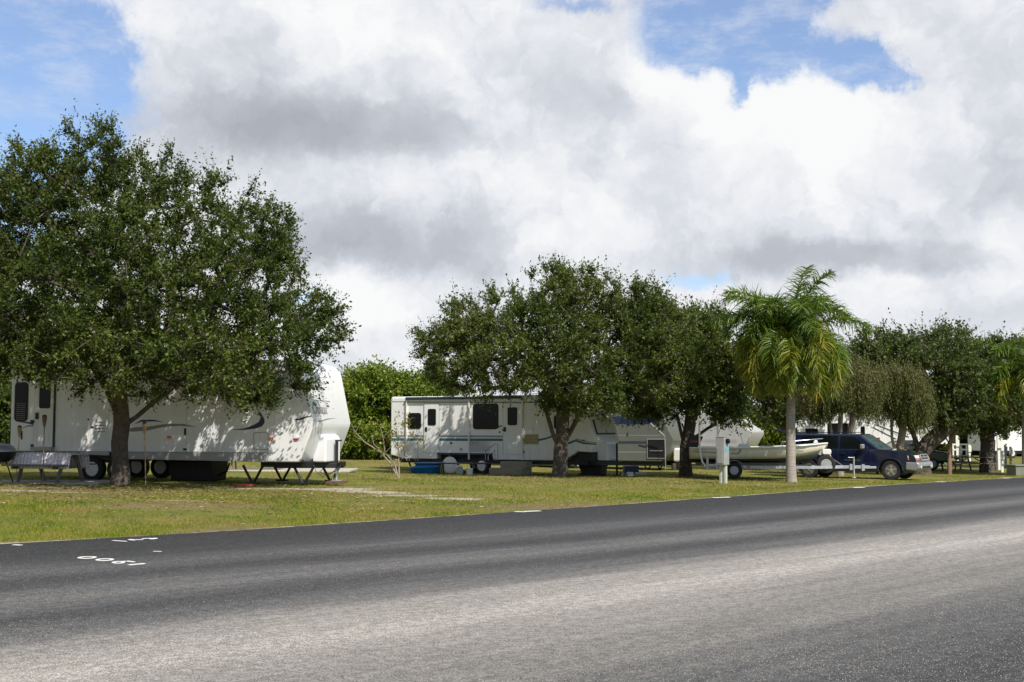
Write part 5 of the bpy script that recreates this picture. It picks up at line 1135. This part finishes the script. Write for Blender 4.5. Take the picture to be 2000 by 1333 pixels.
for uc in (ur, uf_):
    b_ = MB(); b_.prism([(uc + (Ra - .01) * math.cos(a), Rw + (Ra - .01) * math.sin(a)) for a in np.linspace(-.25, math.pi + .25, 14)], .12, SW - .12); b_.build('wheel_well', M['black'], SUV)
    b_ = MB(); pts = [(uc + Ra * math.cos(a), -.008, Rw + Ra * math.sin(a)) for a in np.linspace(0, math.pi, 14)]; b_.tube(pts, .022, 6); b_.build('wheel_arch_trim', M['bluepaint'], SUV, smooth=True)
def star_wheel(u, v, turn=0):
    w_ = wheel(SUV, u, v, Rw, .25, .225, 'darkrim', spokes=5, turn=turn)
    b_ = MB(); MX = Matrix.Translation((u, v, Rw)) @ Matrix.Rotation(turn, 4, 'Z') @ Matrix.Rotation(math.pi / 2, 4, 'X')
    for k in range(5):
        a = 2 * math.pi * k / 5 + .3; c_, s_ = math.cos(a), math.sin(a); p_, q_2 = (-s_, c_), (c_, s_)
        b_.hexa([MX @ Vector((q_2[0] * r_ + p_[0] * w2, q_2[1] * r_ + p_[1] * w2, .10)) for r_, w2 in ((.03, .04), (.20, .032), (.20, -.032), (.03, -.04))], [MX @ Vector((q_2[0] * r_ + p_[0] * w2, q_2[1] * r_ + p_[1] * w2, .13)) for r_, w2 in ((.03, .035), (.20, .026), (.20, -.026), (.03, -.035))])
    b_.lathe([(.06, .10), (.055, .145), (.01, .15)], 14, MX); b_.build('spokes', M['chrome'], w_)
for u_, t_2 in ((ur, 0), (uf_, R(4))):
    star_wheel(u_, .12, t_2); wheel(SUV, u_, SW - .12, Rw, .25, .225, 'silver', spokes=5)
b_ = MB(); b_.prism([(4.66, .62), (4.66, .70), (5.08, .69), (5.16, .63), (5.16, .46), (5.04, .36), (4.64, .40)], -.02, SW + .02); bp = b_.build('front_bumper', M['silver'], SUV, bevel=.05, seg=3)
b_ = MB(); b_.box(5.145, 5.175, .45, SW - .45, .45, .53); b_.build('air_intake', M['black'], bp)
for v_ in (.22, SW - .22): b_ = MB(); b_.lathe([(.06, 0), (.065, .03), (.05, .035)], 14, Matrix.Translation((5.15, v_, .50)) @ Matrix.Rotation(math.pi / 2, 4, 'Y')); b_.build('fog_lamp', M['headl'], bp)
b_ = MB(); b_.box(-.10, .05, -.01, SW + .01, .48, .68); b_.build('rear_bumper', M['bluepaint'], SUV, bevel=.04)
for v0, v1 in ((-.008, .42), (SW - .42, SW + .008)):
    b_ = MB(); near = v0 < 0
    vo_, vi_ = (v0, v1) if near else (v1, v0)
    b_.hexa([(4.74, vo_, .83), (5.03, vo_ + (.05 if near else -.05), .83), (5.065, vi_, .83), (4.9, vi_, .83)], [(4.72, vo_, .93), (4.96, vo_ + (.05 if near else -.05), .935), (5.03, vi_, .94), (4.88, vi_, .94)]); hl = b_.build('headlight', M['headl'], SUV, bevel=.012)
    b_ = MB(); b_.hexa([(4.75, vo_ * 1.0, .765), (5.04, vo_ + (.05 if near else -.05), .765), (5.07, vi_, .765), (4.9, vi_, .765)], [(4.74, vo_, .825), (5.04, vo_ + (.05 if near else -.05), .825), (5.068, vi_, .825), (4.9, vi_, .825)]); b_.build('turn_signal', M['orange'], SUV, bevel=.008)
b_ = MB(); b_.hexa([(4.98, .46, .76), (5.10, .46, .76), (5.10, SW - .46, .76), (4.98, SW - .46, .76)], [(4.9, .46, .97), (5.04, .46, .97), (5.04, SW - .46, .97), (4.9, SW - .46, .97)]); gr_ = b_.build('grille', M['black'], SUV, bevel=.01)
b_ = MB()
for a in ((.46, .50, .76, .97), (SW - .50, SW - .46, .76, .97), (.46, SW - .46, .945, .975), (.46, SW - .46, .755, .785), (.46, SW - .46, .85, .88), (SW / 2 - .025, SW / 2 + .025, .76, .97)):
    b_.hexa([(5.06 - (a[2] - .76) * .28, a[0], a[2]), (5.125 - (a[2] - .76) * .28, a[0], a[2]), (5.125 - (a[2] - .76) * .28, a[1], a[2]), (5.06 - (a[2] - .76) * .28, a[1], a[2])], [(5.06 - (a[3] - .76) * .28, a[0], a[3]), (5.125 - (a[3] - .76) * .28, a[0], a[3]), (5.125 - (a[3] - .76) * .28, a[1], a[3]), (5.06 - (a[3] - .76) * .28, a[1], a[3])])
b_.build('grille_bars', M['chrome'], gr_)
for v_, s_ in ((-.02, -1), (SW + .02, 1)):
    b_ = MB(); b_.box(3.02, 3.16, min(v_, v_ + s_ * .22), max(v_, v_ + s_ * .22), 1.16, 1.34); b_.build('side_mirror', M['silver'], SUV, bevel=.04)
for v_ in (.30, SW - .30):
    b_ = MB(); b_.tube([(.5, v_, 1.73), (.56, v_, 1.775), (2.5, v_, 1.775), (2.56, v_, 1.73)], .016, 6); b_.build('roof_rail', M['black'], SUV)
# raised tailgate
b_ = MB(); b_.hexa([(.40, .18, 1.70), (-.55, .22, 1.90), (-.62, .22, 1.86), (.36, .18, 1.65)], [(.40, SW - .18, 1.70), (-.55, SW - .22, 1.90), (-.62, SW - .22, 1.86), (.36, SW - .18, 1.65)]); tg_ = b_.build('tailgate', M['bluepaint'], SUV, bevel=.015); tg_['label'] = 'raised rear tailgate'
b_ = MB(); b_.hexa([(.2, .3, 1.69), (-.45, .3, 1.83), (-.45, SW - .3, 1.83), (.2, SW - .3, 1.69)], [(.2, .3, 1.68), (-.45, .3, 1.82), (-.45, SW - .3, 1.82), (.2, SW - .3, 1.68)]); b_.build('tailgate_glass', M['glass'], tg_)
b_ = MB(); b_.tube([(.08, .2, 1.35), (-.25, .25, 1.80)], .012, 6); b_.build('gas_strut', M['black'], tg_)
b_ = MB(); b_.box(uf_ - Ra - .10, uf_ - Ra - .06, -.02, .2, .20, .46); b_.build('mud_flap', M['black'], SUV)
b_ = MB(); b_.tube([(4.0 - .55, .12, 1.12), (3.42, .12, 1.75)], .004, 4); b_.build('aerial', M['black'], SUV)
me = text_mesh('DURANGO 4x4', .09, .002); o = link('badge', me, M['chrome'], SUV); o.location = (2.35, -.012, .70); o.rotation_euler = (math.pi / 2, 0, 0)

# ------------------------------------------------------------------ boat on its trailer
fb = Frame(6.47, 45.0, 10); bo = fb.o
BT = empty('boat', bo, -fb.yaw, 'cream open fishing boat with grey chevron stripe sitting on a galvanised trailer', 'boat')
sts = [(0, .84, 1.10, .76, .70, .54), (.8, .88, 1.095, .80, .70, .52), (2.0, .90, 1.10, .82, .70, .50), (3.0, .88, 1.125, .74, .72, .50), (3.7, .76, 1.16, .56, .77, .52), (4.2, .58, 1.20, .36, .84, .58), (4.6, .34, 1.235, .16, .93, .70), (4.85, .14, 1.26, .05, 1.06, .90), (4.97, .02, 1.27, .01, 1.2, 1.12)]
yc = .9
def sec(s, k):
    u, b, g, cb, cz, kz = s; return (u, yc + k * b, g), (u, yc + k * (cb + (b - cb) * .35), cz + (g - cz) * .3), (u, yc + k * cb, cz), (u, yc, kz)
b_ = MB(); rows = []; lrow = []; brow = []
for s in sts:
    L_ = sec(s, -1); R_ = sec(s, 1); rows.append([R_[0], R_[1], R_[2]]); lrow.append([L_[0], L_[1], L_[2]]); brow.append([L_[2], L_[3], R_[2]])
b_.grid(rows); b_.grid(lrow); s0 = sts[0]; b_.b.faces.new([b_.b.verts.new(p) for p in (rows[0] + lrow[0][::-1])])
# inside: gunwale cap, coaming and deck
cap = [[(s[0], yc - s[1], s[2] + .0), (s[0], yc - max(s[1] - .13, .0), s[2] + .005)] for s in sts]; 
b_.build('hull', M['boat'], BT, smooth=True, solid=.02)
b_ = MB(); b_.grid(brow); b_.b.faces.new([b_.b.verts.new(p) for p in brow[0]]); b_.build('hull_bottom', M['hulldark'], BT, smooth=True, solid=.02)
b_ = MB(); rows = []
for s in sts:
    i_ = max(s[1] - .14, .004); dz = .35 if s[0] < 3.6 else .06
    rows.append([(s[0], yc - s[1] + .004, s[2] + .012), (s[0], yc - i_, s[2] + .016), (s[0], yc - i_ * .97, s[2] - dz), (s[0], yc + i_ * .97, s[2] - dz), (s[0], yc + i_, s[2] + .016), (s[0], yc + s[1] - .004, s[2] + .012)])
b_.grid(rows); b_.build('deck', M['boatwhite'], BT, smooth=False)
b_ = MB()
for k in (-1, 1): b_.tube([(s[0], yc + k * (s[1] + .012), s[2] + .005) for s in sts], .024, 8)
b_.build('rub_rail', M['boatwhite'], BT, smooth=True)
b_ = MB(); b_.prism([(1.75, .8), (1.75, 1.20), (1.85, 1.25), (2.15, 1.22), (2.3, 1.0), (2.3, .8)], yc - .3, yc + .3); con = b_.build('console', M['boatwhite'], BT, bevel=.03)
b_ = MB(); b_.tube([(1.95, yc - .26, 1.22), (1.85, yc - .26, 1.58), (1.85, yc + .26, 1.58), (1.95, yc + .26, 1.22)], .013, 6); b_.tube([(2.1, yc - .2, 1.22), (2.15, yc - .2, 1.50)], .012, 6); b_.build('grab_rail', M['trim'], con)
b_ = MB(); b_.lathe([(.05, 0), (.06, .05), (.01, .07)], 10, Matrix.Translation((1.87, yc - .26, 1.58))); b_.build('light', M['boatwhite'], con)
b_ = MB(); b_.box(1.2, 1.6, yc - .3, yc + .3, .78, 1.14); b_.build('seat', M['boatwhite'], BT, bevel=.04)
b_ = MB(); b_.box(2.5, 3.1, yc - .35, yc + .35, .78, 1.16); b_.build('cooler_seat', M['boatwhite'], BT, bevel=.05)
b_ = MB(); b_.hexa([(-.18, yc - .16, 1.02), (.22, yc - .16, 1.02), (.22, yc + .16, 1.02), (-.18, yc + .16, 1.02)], [(-.02, yc - .14, 1.62), (.50, yc - .14, 1.50), (.50, yc + .14, 1.50), (-.02, yc + .14, 1.62)]); om = b_.build('outboard_motor', M['black'], BT, bevel=.06, seg=3)
b_ = MB(); b_.box(-.28, -.06, yc - .07, yc + .07, .55, 1.09); b_.box(-.42, .0, yc - .012, yc + .012, .42, .60); b_.build('motor_leg', M['black'], om, bevel=.01)
b_ = MB(); b_.box(.02, .30, yc - .165, yc - .155, 1.30, 1.35); b_.build('motor_stripe', M['red'], om)
b_ = MB(); b_.lathe([(.02, -.03), (.16, 0), (.02, .03)], 3, Matrix.Translation((-.40, yc, .50)) @ Matrix.Rotation(math.pi / 2, 4, 'Y')); b_.build('propeller', M['galv'], om)
b_ = MB(); b_.tube([(3.3, yc - .78, 1.15), (3.4, yc - .70, 1.32), (4.3, yc - .38, 1.40), (4.8, yc - .08, 1.44), (4.3, yc + .38, 1.40), (3.4, yc + .70, 1.32), (3.3, yc + .78, 1.15)], .010, 6); b_.build('bow_rail', M['trim'], BT)
b_ = MB(); b_.lathe([(.05, 0), (.09, .04), (.05, .12), (.01, .14)], 12, Matrix.Translation((4.55, yc, 1.25))); b_.build('bow_light', M['boatwhite'], BT, smooth=True)
# chevron stripe and registration
def bpoly(name, mt, px): 
    P_ = []
    for a, b in px:
        u, z = fb.side(a, b, .04); P_.append((u, z))
    b_ = MB(); A_ = []
    for u, z in P_:
        s0 = max([s for s in sts if s[0] <= u], key=lambda s: s[0]); s1 = min([s for s in sts if s[0] > u], key=lambda s: s[0]); f = (u - s0[0]) / (s1[0] - s0[0])
        b = s0[1] + (s1[1] - s0[1]) * f; g = s0[2] + (s1[2] - s0[2]) * f; cb = s0[3] + (s1[3] - s0[3]) * f; cz = s0[4] + (s1[4] - s0[4]) * f
        mid_b = cb + (b - cb) * .35; mid_z = cz + (g - cz) * .3
        v = b - (b - mid_b) * (g - z) / (g - mid_z) if z > mid_z else mid_b - (mid_b - cb) * (mid_z - z) / (mid_z - cz)
        A_.append((u, yc - v - .008, z))
    b_.hexa(A_, [(p[0], p[1] - .004, p[2]) for p in A_]); return b_.build(name, M[mt], BT)
bpoly('chevron', 'mauve', [(1428, 884.5), (1440.5, 885), (1446, 876.3), (1450, 876.3), (1443, 888), (1428, 887.6)])
bpoly('stripe', 'mauve', [(1352, 881.5), (1400, 883.5), (1400, 886), (1354, 884)])
for k_, (a, c) in enumerate(((1428, 878), (1554, 879.5), (1562, 878.5))):
    me = text_mesh(('15', 'FL', '06')[k_], .16, .002); o = link('registration', me, M['mauve'], BT); u, z = fb.side(a, c + 3, .1); o.location = (u, yc - (.905, .66, .60)[k_] , z); o.rotation_euler = (math.pi / 2, 0, (0, .38, .40)[k_])
TR = empty('boat_trailer', bo, -fb.yaw, 'galvanised single axle trailer with spare wheel carrying the cream boat', 'trailer')
zt_ = .36; fp = M['galv']
u1_, u2_, u3_ = fb.side(1380, 912)[0], 4.3, 6.45
for k in (-1, 1):
    b_ = MB(); b_.box(u1_, u2_, yc + k * .70 - .03, yc + k * .70 + .03, zt_, zt_ + .10)
    x0, x1 = (yc + k * .70, yc + k * .06); b_.hexa([(u2_, x0 - .03, zt_), (u2_, x0 + .03, zt_), (u2_ + 1.2, x1 + .03, zt_), (u2_ + 1.2, x1 - .03, zt_)], [(u2_, x0 - .03, zt_ + .1), (u2_, x0 + .03, zt_ + .1), (u2_ + 1.2, x1 + .03, zt_ + .1), (u2_ + 1.2, x1 - .03, zt_ + .1)]); b_.build('frame_rail', fp, TR)
b_ = MB(); b_.box(4.4, u3_, yc - .05, yc + .05, zt_ - .005, zt_ + .105); b_.box(u3_, u3_ + .22, yc - .04, yc + .04, zt_ + .0, zt_ + .08); b_.build('tongue', fp, TR, bevel=.008)
b_ = MB()
for uu in (u1_ + .02, 1.9, 3.2): b_.box(uu, uu + .07, yc - .69, yc + .69, zt_ + .01, zt_ + .08)
b_.build('cross_member', fp, TR)
uw = fb.side(1434, 916)[0]
b_ = MB(); b_.box(uw - .04, uw + .04, yc - .85, yc + .85, .25, .33); b_.build('axle', M['black'], TR)
for k in (-1, 1):
    wheel(TR, uw, yc + k * .92, .29, .18, .155, 'silver', spokes=5, detail=(k < 0))
    b_ = MB(); rr = .36
    A_ = [(uw + rr * math.cos(a), .29 + rr * math.sin(a)) for a in np.linspace(.15, math.pi - .15, 12)]; B_ = [(uw + (rr + .012) * math.cos(a), .29 + (rr + .012) * math.sin(a)) for a in np.linspace(math.pi - .15, .15, 12)]
    b_.prism(A_ + B_, yc + k * .92 - .11, yc + k * .92 + .11); b_.build('mudguard', M['silver'], TR, smooth=True)
    b_ = MB(); b_.box(.2, 3.6, yc + k * .42 - .05, yc + k * .42 + .05, .48, .56); b_.build('bunk', M['wood'], TR)
    b_ = MB(); 
    for uu in (.4, 1.9, 3.2): b_.box(uu, uu + .04, yc + k * .42 - .02, yc + k * .42 + .02, zt_ + .05, .5)
    b_.build('bunk_bracket', fp, TR)
for px_ in (1379.5, 1398):
    uu = fb.side(px_, 900)[0]; b_ = MB(); b_.box(uu, uu + .08, -.02, .04, zt_ - .05, zt_ + .42); b_.build('upright', fp, TR, bevel=.006)
b_ = MB(); b_.box(fb.side(1380, 910)[0], fb.side(1402, 910)[0], -.03, .05, zt_ + .08, zt_ + .16); b_.build('side_bar', fp, TR)
b_ = MB(); ug = lambda a, c: (fb.side(a, c)[0], -.05, fb.side(a, c)[1]); b_.tube([ug(1366, 830), ug(1366.5, 865), ug(1368.5, 890), ug(1372, 903), ug(1378, 911)], .035, 10); b_.build('guide_pole', M['boatwhite'], TR, smooth=True)
b_ = MB(); b_.tube([ug(1401, 822), ug(1401.5, 856)], .02, 8); b_.tube([(ug(1401, 822)[0], 1.7, ug(1401, 830)[2]), (ug(1401, 822)[0], 1.7, .4)], .02, 8); b_.build('guide_pole', M['boatwhite'], TR, smooth=True)
b_ = MB(); b_.tube([(5.0, yc, zt_ + .08), (4.9, yc, .95)], .045, 8); b_.tube([(5.5, yc, zt_ + .08), (4.92, yc, .85)], .03, 6); b_.build('winch_post', M['black'], TR)
uw2 = fb.side(1614, 875, yc)[0]
b_ = MB(); b_.rrect(uw2 - .16, uw2 + .16, .86, 1.06, .07, yc - .18, yc + .10); wc = b_.build('winch_cover', M['boatwhite'], TR, bevel=.03)
b_ = MB(); b_.lathe([(.09, -.12), (.09, .12)], 12, Matrix.Translation((uw2 - .22, yc, .93)) @ Matrix.Rotation(math.pi / 2, 4, 'X')); b_.tube([(uw2 + .1, yc - .2, .86), (uw2 + .16, yc - .26, .70)], .03, 6); b_.build('winch', M['galv'], TR)
us2 = fb.side(1613.5, 907, yc - .2)[0]
sp_ = wheel(TR, us2, yc - .2, .335, .2, .19, 'grey', spokes=5, name='spare_wheel', z=fb.side(1613.5, 907, yc - .2)[1])
uj = fb.side(1667.5, 920, yc)[0]
b_ = MB(); b_.tube([(uj, yc - .1, .05), (uj, yc - .1, .78)], .028, 8); b_.tube([(uj, yc - .1, .75), (uj - .2, yc - .12, .76)], .012, 6); b_.lathe([(.07, 0), (.08, .02), (.03, .05)], 12, Matrix.Translation((uj, yc - .1, .01))); b_.build('jack', fp, TR)
b_ = MB(); b_.box(uj - .14, uj - .05, yc - .09, yc + .07, zt_ - .06, zt_ + .16); b_.box(uj + .28, uj + .38, yc - .08, yc + .08, zt_ - .08, zt_ + .15); b_.build('clamp', fp, TR)
b_ = MB(); b_.box(2.05, 2.17, yc - .737, yc - .730, zt_ + .03, zt_ + .08); b_.build('reflector', M['red'], TR)

# ------------------------------------------------------------------ roadside things
q = gx(1413, 40, 944); e_ = empty('meter_pedestal', q, R(-36), 'grey utility pedestal with round meter and blue sticker on a pale post', 'utility box')
zz = lambda py: at(1413, py, 40).z - q.z
b_ = MB(); b_.box(-.115, -.04, -.06, .06, -.1, zz(905)); b_.box(.04, .115, -.06, .06, -.1, zz(905)); b_.box(-.04, .04, -.03, .03, -.1, zz(905)); b_.build('post', M['postgreen'], e_, bevel=.008)
b_ = MB(); b_.box(-.15, .15, -.22, .14, zz(908.5), zz(854.5)); bx_ = b_.build('cabinet', M['grey'], e_, bevel=.015)
b_ = MB(); b_.box(-.16, .16, -.23, .15, zz(854.3), zz(853.2)); b_.build('cap', M['galv'], e_, bevel=.006)
b_ = MB(); b_.lathe([(.085, 0), (.085, .05), (.075, .09), (.01, .10)], 20, Matrix.Translation((.15, -.04, zz(862))) @ Matrix.Rotation(math.pi / 2, 4, 'Y')); b_.build('meter', M['glass'], e_, smooth=True)
b_ = MB(); b_.lathe([(.10, 0), (.10, .006)], 24, Matrix.Translation((.151, -.04, zz(876.5))) @ Matrix.Rotation(math.pi / 2, 4, 'Y')); b_.build('sticker', M['sky'], e_)
b_ = MB(); b_.box(-.10, .10, -.235, -.218, zz(905), zz(875)); b_.build('cover_plate', M['grey'], e_, bevel=.004)
# far right: hookup posts, fence, tables, box
for (px_, Y_, y0, w_, mt_, lb) in ((1813, 66, 852, .16, 'boatwhite', 'white hookup post at the left of the far picnic tables'), (1870, 74, 852, .14, 'boatwhite', 'white hookup post between the two far picnic tables'), (1876, 70, 872, .12, 'boatwhite', 'short white post right beside the taller far hookup post'),
        (1894, 76, 870, .12, 'boatwhite', 'short white post behind the right end of the far picnic table'), (1920, 72, 868, .14, 'sky', 'pale blue hookup post just left of the straight oak trunk'), (1952, 64, 850, .20, 'boatwhite', 'tall white post right of the straight oak trunk'),
        (1964, 68, 870, .12, 'grey', 'grey post between the tall white post and the right edge palm'), (1974, 70, 874, .12, 'bamboo', 'tan wooden post near the right edge'), (1957, 60, 882, .12, 'boatwhite', 'short pale post in front of the tall white post')):
    q = gx(px_, Y_); hgt = at(px_, y0, Y_).z - q.z; e_ = empty('hookup_post', q, 0, lb, 'post', 'hookup posts on the far lots')
    b_ = MB(); b_.box(-w_ / 2, w_ / 2, -w_ / 3, w_ / 3, -.05, hgt); b_.build('post', M[mt_], e_, bevel=.01)
    b_ = MB(); b_.box(-w_ * .75, w_ * .75, -w_ * .8, -w_ / 3, hgt * .62, hgt * .95); b_.box(-w_ * .6, w_ * .6, -w_ * .4, w_ * .4, hgt, hgt + .03); b_.build('socket_box', M['grey' if mt_ == 'grey' else 'boatwhite'], e_, bevel=.01)
q = gx(1857, 63); picnic_table('far picnic table crossing behind the slender young tree', q, R(8), 2.1)
q = gx(1896, 60); picnic_table('far picnic table between the young tree and the straight oak trunk', q, R(-4), 1.9)
def rail_fence(px0, px1, Y_, label, h=.95):
    a = gx(px0, Y_); b = gx(px1, Y_); e_ = empty('rail_fence', a, 0, label, 'fence', 'low white rail fences'); n_ = max(2, int((b - a).length / 1.8))
    for k in range(n_ + 1): p = (b - a) * (k / n_); b_ = MB(); b_.box(p.x - .05, p.x + .05, -.05, .05, p.z - .05, p.z + h); b_.build('fence_post', M['boatwhite'], e_)
    for z_ in (h * .5, h * .88): b_ = MB(); b_.hexa([(0, -.07, z_), (b.x - a.x, -.07, b.z - a.z + z_), (b.x - a.x, -.05, b.z - a.z + z_), (0, -.05, z_)], [(0, -.07, z_ + .12), (b.x - a.x, -.07, b.z - a.z + z_ + .12), (b.x - a.x, -.05, b.z - a.z + z_ + .12), (0, -.05, z_ + .12)]); b_.build('rail', M['boatwhite'], e_)
rail_fence(1815, 1850, 70, 'low pale rail behind the left end of the far picnic tables', .75); rail_fence(1934, 1955, 68, 'low white rail just right of the straight oak trunk', .65); rail_fence(1862, 1915, 90, 'distant white rail fence seen over the far picnic tables', 1.0)
q = gx(1992, 52); e_ = empty('junction_box', q, R(10), 'squat grey green utility box by the road at the right edge', 'utility box')
b_ = MB(); b_.box(-.42, .48, -.35, .35, -.05, .50); b_.build('box', M['boxgreen'], e_, bevel=.02); b_ = MB(); b_.box(-.46, .52, -.39, .39, .502, .56); b_.build('lid', M['boxgreen'], e_, bevel=.015)
b_ = MB(); b_.tube([(-.2, 0, 0), (.3, 0, .02)], .05, 6); thing_mesh('fallen_branch', b_, 'wood', gx(1977, 51), .2, 'short stick in the grass left of the squat grey green box', 'stick')
# dark car half under a tarpaulin beyond the SUV
q = gx(1762, 62); e_ = empty('covered_car', q, R(-12), 'dark green car partly covered by a crumpled grey tarpaulin beyond the blue hood', 'car')
b_ = MB(); b_.prism([(-1.9, .35), (-1.95, .8), (-1.0, .95), (-.4, 1.32), (.9, 1.35), (1.5, 1.0), (2.2, .9), (2.25, .4)], 0, 1.7); b_.build('body', M['greendark'], e_, bevel=.10, seg=3)
for uu in (-1.3, 1.45):
    wheel(e_, uu, .1, .32, .2, .2, 'grey'); wheel(e_, uu, 1.6, .32, .2, .2, 'grey')
b_ = MB(); rows = []; rg2 = random.Random(4)
for i in range(26):
    x_ = -2.1 + i * .13; top = np.interp(x_, [-2.1, -1.0, -.4, .6, 1.15], [.86, 1.02, 1.42, 1.46, 1.30]); row = []
    for j in range(22):
        y_ = -.10 + j * .09; e = max(0, .05 - y_) + max(0, y_ - 1.65); row.append((x_, y_, top - min(.5, e * 4) + rg2.uniform(-.035, .035) + .03 * math.sin(x_ * 9 + y_ * 5)))
    rows.append(row)
b_.grid(rows); tp = b_.build('tarpaulin', M['tarp'], None, smooth=True, solid=.01); tp.location = q; tp.rotation_euler = (0, 0, R(-12)); tag(tp, 'crumpled grey tarpaulin draped over the dark green car', 'tarpaulin')

# fallen leaves and scraps of dry thatch on the lawn
def litter(cx, cy, rx, ry, n):
    x = cx + RNG.normal(size=n) * rx; y = cy + RNG.normal(size=n) * ry; k = -edge_t(x, y) > -.4; x, y = x[k], y[k]; n = len(x)
    z = np.where(-edge_t(x, y) > 0, gz(x, y) + .02, .02) + RNG.random(n) * .012; a = RNG.random(n) * 6.28; l = .025 + .03 * RNG.random(n)
    c, s = np.cos(a) * l, np.sin(a) * l; tz = (RNG.random(n) - .5) * .02
    return np.stack([np.stack([x - c, y - s, z], -1), np.stack([x + s * .4, y - c * .4, z + tz], -1), np.stack([x + c, y + s, z], -1), np.stack([x - s * .4, y + c * .4, z + .006], -1)], 1)
LV = np.concatenate([litter(-9, 27.5, 4, 2.6, 5200), litter(2, 41, 4, 3, 2500), litter(-3, 26, 5, 3, 1500), litter(8, 36, 4, 4, 900)]).reshape(-1, 3)
L_LIT = leaf_mat('fallen_leaves', [(.10, .06, .03), (.20, .12, .06), (.30, .22, .12), (.42, .36, .26)], .8, .1, .1)
tag(big_mesh('fallen_leaves', LV, np.arange(len(LV)).reshape(-1, 4), L_LIT), 'dry fallen oak leaves scattered over the lawn', 'leaves', kind='stuff')
